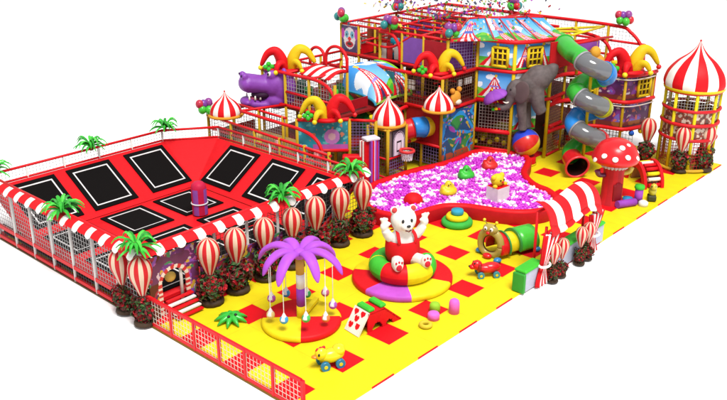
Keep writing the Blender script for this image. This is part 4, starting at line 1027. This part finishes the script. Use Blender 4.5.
pad(t, (14.6, 4.3, 5.05), (2.4, -.5, 0), (0, 0, .35), (.20, .05, .30), 'purple_panel'); rail(t, [(14.2, 4.45, 5.45), (17.1, 3.9, 5.45)], .07)
YB = (.62, .48, .01)
for a_, b_ in (((15.4, 4.5, 5.8), (18.9, 4.6, 5.75)), ((15.3, 6.0, 5.9), (18.9, 4.6, 5.75)), ((15.4, 4.5, 5.8), (15.3, 6.0, 5.9)), ((16.6, 4.55, 5.8), (15.35, 5.5, 5.88)), ((16.6, 4.55, 5.8), (17.0, 5.35, 5.85))): rail(t, [a_, b_], .06, YB, name='yellow_bar')
rail(t, [(14.6, 4.4, 5.6), (18.9, 4.1, 5.3)], .06); post(t, 16.85, 3.9, 5.4); post(t, 15.9, 4.3, 5.4, z0=3.9)
# bear-face cushion and toys on the bay deck
b = MB(); b.ell((16.6, 3.55, 4.45), (.35, .3, .38), (.60, .26, .03)); b.ell((16.45, 3.7, 4.95), (.3, .25, .3), (.62, .30, .03)); b.ell((16.3, 3.45, 4.25), (.2, .16, .16), (.1, .02, .05)); b.ell((16.75, 3.25, 4.3), (.24, .18, .16), (.5, .45, .5)); b.build('animal_cushion', M_FOAM, t)
for i, (x, y, c) in enumerate(((17.0, 3.1, PINK), (17.5, 2.9, RED), (17.2, 4.0, PURP), (18.2, 3.4, YEL))): bag(t, x, y, 3.88, 4.3, .25, (c, c), 'foam_roller')
for i in range(9): bag(t, 15.6+.38*i, 4.9+.25*(i % 3), .0, 1.15, .13, ((.45, .35, .05), RED, (.08, .1, .35), (.3, .3, .3)), 'punch_bag')
for x, y, c in ((17.6, 1.95, (.02, .1, .5)), (18.3, 1.8, YEL), (17.9, 2.6, YEL), (18.5, 2.6, RED)): MB().ell((x, y, 1.05), .14, c, 10, 8).build('hanging_ball', M_FOAM, t)
MB().ell((16.4, 3.75, 2.62), .18, (.02, .26, .36), 12, 8).build('corner_knob', M_FOAM, t)

# ---- spiral tube slide
t = thing('spiral_tube_slide', (13.6, 2.35, 0), 'spiral tube slide in green, clear grey, blue, yellow and red sections', 'tube slide')
hc_ = V((13.66, 2.3, 0)); RH = .62; f0 = radians(233)
def hp(deg):
    a = f0+radians(deg); z = 4.85-1.5*deg/360 + (.08 if deg < 60 else 0)
    return hc_+V((RH*cos(a), RH*sin(a), z))
HG = (.03, .36, .03); HB = (.02, .22, .62); HY = (.40, .42, .01); HR = (.56, .01, .015)
segs = [(-110, -78, HG), (-78, 24, None), (24, 110, HB), (110, 250, HG), (250, 292, HG), (292, 390, None), (390, 460, HY), (460, 560, HB), (560, 648, HB), (648, 748, None), (748, 830, HR), (830, 985, HG)]
for a, c, col in segs:
    n_ = max(4, int((c-a)/11)); pts = [hp(a+(c-a)*i/n_) for i in range(n_+1)]
    if a == -110: pts = [V((14.15, 4.1, 5.62)), V((13.75, 3.75, 5.58)), V((13.4, 3.2, 5.45))]+pts[1:]
    MB().tube(pts, .425, col or GREY, 22, caps=False).build('tube_segment', M_SMOKE if col is None else M_PLAST, t)
    d = (pts[1]-pts[0]).normalized(); MB().tube([pts[0]-d*.04, pts[0]+d*.04], .465, mixc(col or GREY, BLACK, .1), 22).build('flange', M_PLAST, t)
e = hp(985); dr = (hp(985)-hp(975)).normalized(); dr = V((dr.x-.1, dr.y-.25, -.28)).normalized()
pts = [e, e+dr*.3, e+dr*.6, e+dr*.85]
b = MB(); b.tube(pts, lambda u: .44+.10*u*u, HR, 24, caps=False); b.tube(pts, lambda u: .40+.10*u*u, (.02, .004, .004), 24, caps=False); b.build('exit_mouth', M_PLAST, t)
MB().tube([e+dr*.85+(dr.orthogonal().normalized()*cos(a)+dr.cross(dr.orthogonal().normalized())*sin(a))*.53 for a in [i*pi/14 for i in range(28)]], .055, (.60, .03, .04), 8, closed=True).build('exit_rim', M_PLAST, t)

# ---- domes
def dome_mesh(b, c, r, h, n=16, fl=.0):
    pr = cr([(r*1.0, 0, 0), (r*1.03, h*.12, 0), (r*.93, h*.34, 0), (r*.66, h*.56, 0), (r*.34, h*.72, 0), (r*.13, h*.87, 0), (r*.03, h, 0)], 4)
    b.lathe([(p.x, p.y) for p in pr], c, lambda i, j: RED if (j//3) % 2 else (.74, .71, .66), n*3)
def dome(loc, r, h, label, board=True):
    t = thing('striped_dome', loc, label, 'dome roof'); b = MB(); dome_mesh(b, V(loc)+V((0, 0, .06)), r, h); b.build('roof', M_VINYL, t)
    b = MB(); b.lathe([(r*.3, -.02), (r*1.12, -.02), (r*1.16, .03), (r*1.12, .09), (r*.9, .10)], loc, lambda i, j: (.58, .26, .02), 32); b.build('base_ring', M_FOAM, t)
    MB().ell(V(loc)+V((0, 0, h+.06)), .045, RED, 8, 6).build('finial', M_PLAST, t)
dome((2.72, 14.55, 2.68), .70, 1.05, 'red and white striped dome on the low frame beside the hippo head')
dome((6.85, 8.4, 2.58), .70, 1.25, 'red and white striped dome on the basketball hoop tower')
dome((9.05, 7.3, 2.98), .66, 1.02, 'red and white striped dome on the undersea mural corner')

# ---- hoop tower
t = thing('basketball_tower', (6.8, 8.4, 0), 'small yellow post tower with a basketball backboard and hoop', 'hoop tower')
for x, y in ((6.2, 7.85), (7.45, 7.85), (6.2, 9.0), (7.45, 9.0)): post(t, x, y, 2.55)
for z in (2.5, 1.2, .35): rail(t, [(6.2, 9.0, z), (6.2, 7.85, z), (7.45, 7.85, z), (7.45, 9.0, z)], .055, k=1, col=RED if z < 2 else (.6, .3, .02))
netp(t, (6.25, 7.87, .4), (1.15, 0, 0), (0, 0, .75), .14, .016, VNET); netp(t, (6.2, 9.0, .4), (0, -1.1, 0), (0, 0, 2.0), .15, .014, BNET)
pad(t, (6.25, 7.9, 1.25), (1.15, 0, 0), (0, 0, 1.2), (.20, .14, .12), 'backing_panel')
b = MB()
def bbc(u, v):
    x, y = (u-.5)*2, v
    e = sqrt(x*x+max(0, (y-.55)/.45)**2)
    if e > .93: return (.05, .04, .06)
    if .80 < e < .88: return (.04, .03, .04)
    if abs(x) < .42 and .12 < y < .58 and not (abs(x) < .30 and .19 < y < .51): return (.02, .02, .02)
    return (.66, .58, .66)
b.grid(lambda u, v: (6.5+.82*u, 7.80, 1.28+1.12*v), 40, 40, bbc, thick=.05); b.build('backboard', M_PRINT, t)
b = MB(); b.tube([V((7.05+.30*cos(a), 7.45+.30*sin(a), 1.50)) for a in [i*pi/14 for i in range(28)]], .065, (.56, .03, .03), 8, closed=True); b.bar((7.0, 7.8, 1.5), (7.05, 7.7, 1.5), .07, RED); b.build('hoop_rim', M_PIPE, t)
b = MB()
for k in range(14):
    for s in (-1, 1): a, c = k*2*pi/14, (k+s*1.6)*2*pi/14; b.bar((7.05+.29*cos(a), 7.45+.29*sin(a), 1.48), (7.05+.22*cos(c), 7.45+.22*sin(c), 1.08), .018, (.70, .68, .68), 5)
b.build('hoop_net', M_NET, t)
t = thing('candy_pillar', (5.25, 7.95, 0), 'square pillar in purple, red and white vertical stripes beside the ball pit', 'pillar')
b = MB(); Z_ = 2.35
for i, c in enumerate(((.26, .05, .36), RED, (.62, .5, .66), (.26, .05, .36), RED, (.20, .04, .30))): b.box((5.05+.09*i*.9, 7.85-.02*(i % 2), Z_/2), (.085, .30, Z_), c, radians(-20))
for i, c in enumerate((RED, WHITE, RED, WHITE)): b.box((4.98-.02*(i % 2), 7.95+.08*i, Z_/2-.02), (.30, .075, Z_-.04), c, radians(-20))
b.build('striped_shaft', M_VINYL, t); b = MB(); b.rbox((5.2, 7.95, Z_+.05), (.66, .5, .12), (.60, .55, .62), .03, radians(-20)); b.build('cap', M_FOAM, t)

# ---- right tower
tc_ = V((17.75, -.72, 0)); TR = 1.2
t = thing('domed_tower', tuple(tc_), 'round open tower with yellow posts under a large striped dome', 'tower')
pa = [radians(233+22.5+45*i) for i in range(8)]
for a in pa: post(t, tc_.x+TR*cos(a), tc_.y+TR*sin(a), 3.85, col=(.60, .48, .01), r=.075)
b = MB(); dome_mesh(b, tc_+V((0, 0, 3.86)), TR*1.12, 2.0, 16); b.build('dome_roof', M_VINYL, t)
for z, r, c in ((3.82, .12, (.62, .48, .01)), (3.70, .05, RED), (2.9, .075, (.5, .01, .015)), (2.25, .085, (.5, .01, .015)), (1.55, .08, (.45, .01, .015)), (.1, .08, (.5, .3, .02))):
    MB().tube([tc_+V(((TR+.04)*cos(a), (TR+.04)*sin(a), z)) for a in [i*2*pi/40 for i in range(40)]], r, c, 8, closed=True).build('ring_rail', M_PIPE, t)
for i in range(8):
    p = tc_+V((TR*cos(pa[i]), TR*sin(pa[i]), 0)); q = tc_+V((TR*cos(pa[(i+1) % 8]), TR*sin(pa[(i+1) % 8]), 0)); d = q-p
    netp(t, p+UP(2.95), d, UP(.8), .14, .010, (.5, .5, .48)); panel('patterned_panel', t, p+UP(1.6)+d*.04, d*.92, UP(.6), 'mottle', i, .045, .02); panel('patterned_panel', t, p+UP(2.32)+d*.04, d*.92, UP(.5), 'mottle', i+20, .045, .02)
    netp(t, p+UP(.15), d, UP(1.35), .15, .016, (.40, .03, .03))
MB().ell(tc_+V((0, 0, 5.9)), .05, RED, 8, 6).build('finial', M_PLAST, t)
for a in (233, 278+40): MB().ell(tc_+V(((TR+.1)*cos(radians(a+22)), (TR+.1)*sin(radians(a+22)), 1.0)), .1, ORANGE, 10, 6).build('knob', M_FOAM, t)

# ================================================================== JESTER HATS, BALLOONS
def jester(name, loc, yaw, sc, ca_, cb_, label):
    t = thing('jester_hat', loc, label, 'jester hat', None, radians(yaw)); t.scale = (sc,)*3
    def horn(pts, c, r0, nm='horn'):
        MB().tube(cr(pts, 6), lambda u: r0*(1-u)**.7+.085, c, 16, flat=.85).build(nm, M_VINYL, t, False)
    horn([(-.26, 0, -.05), (-.30, 0, .50), (-.58, 0, .92), (-1.0, -.03, .80), (-1.34, -.08, .22)], ca_, .30)
    horn([(.26, 0, -.05), (.32, 0, .55), (.62, 0, 1.0), (1.06, -.03, .88), (1.44, -.10, .30)], cb_, .30)
    horn([(-.15, -.25, -.05), (-.28, -.45, .36), (-.46, -.7, .38), (-.58, -.85, .08)], ca_, .17)
    horn([(.2, -.2, -.05), (.35, -.42, .38), (.54, -.66, .42), (.70, -.80, .14)], cb_, .16)
    MB().lathe([(.60, -.1), (.74, -.1), (.78, -.02), (.74, .08), (.55, .10)], (0, 0, 0), RED, 24).build('hat_band', M_VINYL, t, False)
    for p, c in (((-1.38, -.09, .10), YEL), ((1.48, -.11, .16), RED), ((-.60, -.90, .0), YEL), ((.73, -.84, .04), YEL)): MB().ell(p, .13, c, 12, 8).build('tip_ball', M_PLAST, t, False)
    b = MB()
    for k in range(4): b.ell((-.95+.17*cos(k*1.6), -.35+.1*sin(k*1.6), .2+.12*sin(k*1.6)), .13, GREEN, 10, 6)
    b.build('green_pompom', M_FOAM, t, False); return t
YH = (.62, .42, .008)
jester('', (5.9, 13.8, 4.40), -42, .9, RED, YH, 'red and yellow jester hat above the purple hippo head')
jester('', (4.35, 9.75, 3.15), -46, .82, YH, RED, 'yellow and red jester hat on the teal mural bay')
jester('', (9.95, 8.1, 4.45), -40, .82, RED, YH, 'red and yellow jester hat on the corner below the purple panel')
jester('', (17.7, 2.5, 4.05), -40, .98, RED, YH, 'red and yellow jester hat on the rounded purple mural bay')

def make_cluster():
    o = thing('balloon_cluster', (0, 0, 0), 'x', 'balloon cluster')
    for i, (p, c) in enumerate((((-.22, 0, .0), GREEN), ((.02, -.16, -.04), GREEN), ((.24, -.02, .02), (.50, .012, .02)), ((-.10, .05, .22), (.16, .035, .26)), ((.14, .0, .26), (.22, .04, .22)), ((-.28, .08, .24), (.42, .02, .05)), ((.2, .18, .02), (.02, .2, .2)))):
        MB().ell(p, (.18, .18, .20), c, 14, 10).build('balloon', M_PLAST, o, False)
    MB().bar((0, 0, -.34), (0, 0, 0), .03, POST, 6).build('holder', M_PIPE, o, False); return o
c0 = make_cluster()
for i, (p, l) in enumerate((((2.15, 15.2, 2.98), 'balloon cluster on the low frame beside the small striped dome'), ((10.35, 14.5, 6.15), 'balloon cluster above the painted clown panel'), ((10.3, 11.3, 6.15), 'balloon cluster on the rail between clown panel and purple panel'),
        ((10.6, 7.9, 6.15), 'balloon cluster at the left corner of the printed circus roof'), ((14.7, 14.5, 6.2), 'balloon cluster on the long back rail of the tall frame'), ((19.0, 10.0, 6.2), 'balloon cluster on the rail behind the circus roof'), ((19.0, 3.6, 6.15), 'balloon cluster on the curved rail end above the purple bay'))):
    q = c0 if i == 0 else dup(c0, p, i*.9); q.location = p; q.scale = (1.05,)*3; tag(q, l, 'balloon cluster', 'balloon clusters on the rails')

# ================================================================== HIPPO
t = thing('hippo_head', (4.95, 14.15, 2.55), 'large purple hippo head with an open mouth looking out from the frame', 'hippo head', None, radians(150)); t.scale = (1.08,)*3   # local +x = snout direction
HP = (.17, .035, .30); b = MB(); zz = -0.0
b.ell((-.62, 0, .98), (.62, .66, .86), HP, 20, 14); b.ell((-.30, 0, 1.12), (.62, .60, .62), HP, 20, 14); b.ell((-.45, 0, .45), (.70, .58, .42), HP, 20, 14)
b.tube(cr([(-.4, 0, 1.12), (.2, 0, 1.14), (.62, 0, 1.22), (.88, 0, 1.25)], 4), lambda u: .50-.03*sin(pi*u), HP, 16, flat=.86, up=(0, 0, 1)); b.ell((.92, 0, 1.24), (.34, .52, .36), HP, 20, 14)
b.tube(cr([(-.4, 0, .42), (.2, 0, .30), (.62, 0, .34), (.90, 0, .42)], 4), lambda u: .42-.03*u, HP, 16, flat=.55, up=(0, 0, 1)); b.ell((.95, 0, .46), (.28, .46, .21), HP, 20, 14)
for s in (-1, 1): b.ell((1.02, s*.27, 1.58), (.15, .13, .15), HP); b.ell((-.15, s*.36, 1.60), (.22, .17, .22), HP); b.ell((-.62, s*.52, 1.72), (.12, .17, .2), HP)
remesh(b.build('head', cmat('hippo_skin', (.20, .042, .33), rough=.45, spec=.35, bump=.4, bscale=5), t, False), .045, 5)
MB().ell((.28, 0, .74), (.46, .40, .22), (.03, .008, .03)).build('mouth_lining', M_FOAM, t, False)
MB().ell((.58, 0, .58), (.36, .24, .09), (.30, .04, .10)).build('tongue', M_FOAM, t, False)
for s in (-1, 1):
    MB().ell((-.02, s*.42, 1.66), (.10, .08, .11), (.60, .58, .55), 10, 8).build('eye', M_PLAST, t, False); MB().ell((.05, s*.45, 1.67), (.05, .05, .06), BLACK, 8, 6).build('pupil', M_PLAST, t, False)
    MB().ell((1.15, s*.27, 1.62), (.04, .05, .06), (.03, .01, .04), 8, 6).build('nostril', M_FOAM, t, False)
    for x in (.75, .5, .28): MB().bar((x+.12, s*.32, .56), (x+.12, s*.32, .74), .05, (.70, .66, .58), 8, r2=.03).build('tooth', M_PLAST, t, False)

# ================================================================== ELEPHANT ON BALL
t = thing('ball_pedestal', (12.85, 4.95, 0), 'low red round pedestal on the rim of the ball pit under the beach ball', 'pedestal')
MB().lathe([(.52, 0), (.52, .34), (.47, .40), (0, .41)], (12.85, 4.95, 0), RED, 28).build('drum', M_VINYL, t); MB().lathe([(.54, .02), (.56, .05), (.54, .10)], (12.85, 4.95, 0), YEL, 28).build('trim', M_VINYL, t)
bcn = V((12.85, 4.95, 1.06)); axm = Matrix.Rotation(radians(38), 3, V((.86, .5, 0)))
bA = (V((.507, -.862, 0))*.86+V((0, 0, .51))).normalized(); bX = V((-.862, -.507, 0.2)); bX = (bX-bA*bX.dot(bA)).normalized(); bM = Matrix((bX, bA.cross(bX), bA)).transposed()
GC = [(.56, .02, .015), (.64, .44, .01), (.02, .05, .48)]
o = MB().ell((0, 0, 0), .655, lambda i, j: GC[((2 if False else (j+3)//6)) % 3], 36, 24, bM).build('beach_ball', M_PLAST); o.location = bcn
tag(o, 'large blue, red and yellow beach ball under the elephant', 'beach ball')
el = V((12.9, 4.75, 0)); ex = V((.507, -.862, 0)); ey = V((.862, .507, 0))
t = thing('elephant_figure', (12.85, 4.95, 1.72), 'grey elephant balancing with front legs on the beach ball and rear raised', 'elephant figure')
def E(r, d, z): return el+ex*r+ey*d+V((0, 0, z))
EG = (.115, .092, .092); rot = Matrix((ex, ey, V((0, 0, 1)))).transposed()
def rel(b, c, rad, tilt=0): b.ell(E(*c), rad, EG, 18, 12, rot @ Matrix.Rotation(radians(tilt), 3, V((0, -1, 0))))
b = MB(); rel(b, (-.14, .05, 3.86), (.80, .66, .60), 46); rel(b, (.14, .05, 4.16), (.64, .66, .60), 46); rel(b, (-.38, .0, 3.55), (.54, .56, .54), 30)
rel(b, (-.86, -.08, 3.56), (.42, .42, .46)); rel(b, (-.84, -.06, 3.84), (.30, .34, .26)); rel(b, (-1.02, -.12, 3.28), (.28, .28, .34))
b.tube(cr([E(-.98, -.12, 3.36), E(-1.10, -.16, 3.08), E(-1.16, -.2, 2.86), E(-1.34, -.22, 2.74), E(-1.55, -.22, 2.80), E(-1.66, -.22, 2.96)], 4), lambda u: .25-.15*u, EG, 12)
b.tube(cr([E(-.50, -.22, 3.4), E(-.52, -.24, 2.8), E(-.44, -.2, 2.25), E(-.40, -.14, 1.72)], 4), lambda u: .27-.09*u+.05*max(0, u-.8)*5, EG, 12)
b.tube(cr([E(-.36, .26, 3.4), E(-.32, .3, 2.8), E(-.24, .22, 2.3), E(-.20, .15, 1.74)], 4), lambda u: .26-.09*u+.05*max(0, u-.8)*5, EG, 12)
b.tube(cr([E(.06, -.2, 3.8), E(.16, -.28, 3.3), E(.24, -.28, 2.95), E(.42, -.25, 2.62)], 4), lambda u: .38-.12*u, EG, 14)
b.tube(cr([E(.20, .1, 4.2), E(.46, .1, 4.2), E(.66, .12, 4.40), E(.75, .12, 4.68)], 4), lambda u: .38-.10*u, EG, 14)
b.ell(E(.76, .12, 4.70), (.27, .27, .16), EG)
b.tube(cr([E(.40, .0, 4.55), E(.52, .0, 4.70), E(.56, .0, 4.45)], 4), .05, EG, 8)
o = b.build('body', cmat('elephant_hide', EG, rough=.7, spec=.25, bump=.6, bscale=12, vary=.25, scale=5), t); remesh(o, .04, 14)
for s in (-1, 1):
    q = MB(); c = E(-.46+.10*s, s*.50-.06, 3.60); q.ell(c, (.40, .06, .54), (.105, .070, .072), 16, 10, rot @ Matrix.Rotation(radians(28*s), 3, V((0, 0, 1))) @ Matrix.Rotation(radians(15), 3, V((0, 1, 0)))); q.build('ear', M_FOAM, t)
    MB().ell(E(-1.06, s*.33-.10, 3.68), .05, BLACK, 8, 6).build('eye', M_PLAST, t)
    MB().tube(cr([E(-1.02, s*.24-.05, 3.16), E(-1.20, s*.30-.05, 3.02), E(-1.38, s*.30-.05, 3.08)], 4), lambda u: .06-.04*u, (.68, .64, .55), 8).build('tusk', M_PLAST, t)
t = thing('purple_umbrella', tuple(E(-1.62, -.2, 2.75)), 'open purple umbrella held out by the elephant trunk', 'umbrella')
b = MB(); mtx = rot @ Matrix.Rotation(radians(-28), 3, V((0, 1, 0))); oc = E(-1.72, -.2, 3.2)
def um(u, v): r = .60*sin(v*pi*.5); z = .38*cos(v*pi*.5)-.05*abs(sin(u*4*2*pi*.5))*v; return oc+mtx @ V((r*cos(2*pi*u), r*sin(2*pi*u), z))
b.grid(um, 32, 8, lambda u, v: (.28, .07, .44) if int(u*8) % 2 else (.24, .055, .40), True, thick=-.015); b.build('canopy', M_CLOTH, t); MB().bar(oc+mtx @ V((0, 0, -.42)), oc+mtx @ V((0, 0, .48)), .025, YEL, 6).build('handle', M_PIPE, t)
b = MB(); b.ell(E(-1.66, -.25, 2.70), (.14, .1, .08), YEL, 10, 6); b.ell(E(-1.80, -.25, 2.66), (.12, .1, .08), GREEN, 10, 6); b.ell(E(-1.52, -.27, 2.72), (.10, .1, .08), RED, 10, 6); b.build('ribbon', M_FOAM, t)

# ================================================================== MUSHROOM HOUSE
mx, my = 11.02, -.42
t = thing('mushroom_house', (mx, my, 0), 'red mushroom play house with white spots on its cap', 'mushroom house')
b = MB(); b.lathe([(.55, 0), (.52, .1), (.44, .3), (.42, 1.3), (.46, 1.80)], (mx, my, 0), lambda i, j: (.40, .012, .02) if (j//2) % 2 else (.5, .012, .02), 28); b.build('stem', M_VINYL, t)
b = MB(); a0_ = radians(238); b.grid(lambda u, v: (mx+.445*cos(a0_-.45+.9*u), my+.445*sin(a0_-.45+.9*u), .06+.95*v*(1 if abs(u-.5) < .3 else .92)), 10, 6, (.20, .006, .012), True, thick=-.03); b.build('door', M_VINYL, t)
pr = cr([(.30, 1.78, 0), (.76, 1.78, 0), (.95, 1.92, 0), (.92, 2.15, 0), (.72, 2.52, 0), (.38, 2.74, 0), (.0, 2.80, 0)], 4)
cap = MB(); cap.lathe([(max(0, p.x), p.y) for p in pr], (mx, my, 0), RED, 40); cap = cap.build('cap', M_PLAST, t)
for a, zf in ((205, 2.18), (238, 2.26), (275, 2.14), (225, 2.60), (303, 2.30), (175, 2.25), (330, 2.1), (262, 2.62), (150, 2.0), (20, 2.2), (90, 2.2)):
    best = min(pr, key=lambda p: abs(p.y-zf)); r_ = best.x; nv = V((cos(radians(a))*.8, sin(radians(a))*.8, .35+(zf-1.9)*.9)).normalized(); p = V((mx+r_*cos(radians(a)), my+r_*sin(radians(a)), zf))
    q = nv.orthogonal().normalized(); M_ = Matrix((q, nv.cross(q), nv)).transposed(); MB().ell(p, (.125, .125, .03), (.74, .70, .68), 14, 6, M_).build('spot', M_PLAST, cap, False).location = -V(t['_b'])
b = MB()
for k in range(22): a = k*2*pi/22; b.ell((mx+.50*cos(a), my+.50*sin(a), 1.70), (.085, .085, .13), (.48, .44, .46), 8, 6)
b.build('ruffle', M_FOAM, t)
for a, c in ((150, PURP), (325, (.55, .42, .05)), (20, PURP)): MB().tube(cr([(mx+.4*cos(radians(a)), my+.4*sin(radians(a)), 1.25), (mx+.7*cos(radians(a)), my+.7*sin(radians(a)), 1.30), (mx+.8*cos(radians(a)), my+.8*sin(radians(a)), 1.5)], 4), lambda u: .09+.03*u, (.12, .02, .06) if c == PURP else c, 10).build('side_lamp', M_PLAST, t)
t = thing('purple_foam_log', (11.0, -1.05, 0), 'purple foam log lying in front of the mushroom house', 'foam block'); MB().bar((10.55, -.95, .16), (11.35, -1.35, .16), .16, (.26, .05, .40), 16).build('log', M_FOAM, t)
o = MB().lathe([(0, 0), (.2, 0), (.24, .1), (.2, .24), (0, .27)], (0, 0, 0), (.02, .22, .45), 18).build('foam_block', M_FOAM); o.location = (11.42, -.98, 0); tag(o, 'blue foam dome beside the purple log', 'foam block')
t = thing('foam_post', (11.75, -1.3, 0), 'upright purple foam post with a green cap by the mushroom house', 'foam block'); MB().bar((11.75, -1.3, 0), (11.75, -1.3, .62), .17, (.30, .06, .42), 18).build('shaft', M_FOAM, t); MB().lathe([(.19, .62), (.22, .68), (.19, .78), (0, .80)], (11.75, -1.3, 0), GREEN, 18).build('cap', M_FOAM, t)
o = MB().lathe([(0, 0), (.2, 0), (.2, .16), (.12, .22), (0, .23)], (0, 0, 0), (.68, .66, .64), 18).build('foam_block', M_FOAM); o.location = (11.55, -1.62, 0); tag(o, 'white foam drum at the edge of the red tile', 'foam block')

# ================================================================== ROLLER ARCH
t = thing('roller_arch', (14.35, -.45, 0), 'red crawl arch with red, white and yellow rollers', 'crawl arch', None, radians(-34))   # local +x along tunnel axis
for x in (-.42, .42):
    b = MB(); b.grid(lambda u, v, x=x: (x-.07, -(.62+.22*v)*cos(pi*u)*1.05, (.62+.22*v)*1.25*sin(pi*u)), 28, 1, RED, False, thick=.14); b.build('side_arch', M_VINYL, t, False)
for k in range(11):
    a = pi*(k+.5)/11; MB().bar((-.36, -.72*cos(a)*1.05, .72*1.25*sin(a)), (.36, -.72*cos(a)*1.05, .72*1.25*sin(a)), .085, (RED, (.70, .66, .62), YEL, RED)[k % 4], 12).build('roller', M_FOAM, t, False)
b = MB(); b.grid(lambda u, v: (-.38+.76*v, -.60*cos(pi*u)*1.05, .60*1.25*sin(pi*u)), 20, 1, (.30, .12, .05), True, thick=-.02); b.build('lining', M_VINYL, t, False)
t = thing('bee_rider', (12.35, -1.62, 0), 'small olive and black ride-on bee near the mat edge', 'ride-on toy', None, radians(30))
b = MB(); b.ell((0, 0, .42), (.22, .17, .20), (.40, .34, .02)); b.ell((-.12, -.02, .66), (.15, .14, .15), (.50, .40, .03)); b.build('body', M_PLAST, t, False); MB().rbox((0, 0, .14), (.44, .34, .26), (.05, .05, .02), .05).build('base', M_FOAM, t, False)
for s in (-1, 1): MB().ell((-.22, s*.07, .70), .035, BLACK, 8, 6).build('eye', M_PLAST, t, False); MB().bar((-.1, s*.06, .78), (-.14, s*.1, .92), .018, BLACK, 5).build('antenna', M_PLAST, t, False)

# ================================================================== CONFETTI over the roof
R = random.Random(21); b = MB()
CC = [(.35, .05, .40), (.10, .03, .22), (.55, .42, .05), (.50, .04, .06), (.05, .06, .10), (.10, .28, .06)]
for i in range(520):
    x, y = 13.9+max(-3.6, min(3.6, R.gauss(0, 2.1))), 9.8+max(-3.4, min(4.2, R.gauss(0, 2.4))); z = R.uniform(5.9, 7.6)
    a, s = R.uniform(0, 6), R.uniform(.05, .09); c_ = R.choice(CC); q = V((R.gauss(0, 1), R.gauss(0, 1), R.gauss(0, 1))).normalized(); e = q.orthogonal().normalized()*s; w_ = q.cross(e); slab(b, [V((x, y, z))-e-w_*.7, V((x, y, z))+e-w_*.7, V((x, y, z))+e+w_*.7, V((x, y, z))-e+w_*.7], c_, .012)
tag(b.build('confetti', M_CLOTH), 'loose specks of coloured confetti drifting above the circus roof', 'confetti', kind='stuff')

# ================================================================== CAMERA, LIGHT
cam = bpy.data.objects.new('Camera', bpy.data.cameras.new('Camera')); COL.objects.link(cam); S.camera = cam
cam.location = (-20.601, -15.024, 13.187); cam.rotation_euler = (radians(68.493), 0, radians(-47.799))
cam.data.sensor_width = 36; cam.data.lens = 847.009/727*36; cam.data.clip_start = .5; cam.data.clip_end = 600
w = bpy.data.worlds.new('World'); S.world = w; w.use_nodes = True
bg = w.node_tree.nodes['Background']; bg.inputs[0].default_value = (1, 1, 1, 1); bg.inputs[1].default_value = .84
la = bpy.data.lights.new('studio_lamp', 'AREA'); la.shape = 'DISK'; la.size = 34; la.energy = 108000; la.color = (1, .98, .95)
lo = bpy.data.objects.new('studio_lamp', la); COL.objects.link(lo); tgt = V((4, 5, 0)); lo.location = tgt+V((-.24, -.40, .88)).normalized()*90
lo.rotation_euler = (tgt-V(lo.location)).to_track_quat('-Z', 'Y').to_euler()
S.view_settings.view_transform = 'Standard'; S.view_settings.look = 'None'; S.view_settings.exposure = 0; S.view_settings.gamma = 1
for o in bpy.data.objects:
    if '_b' in o: del o['_b']
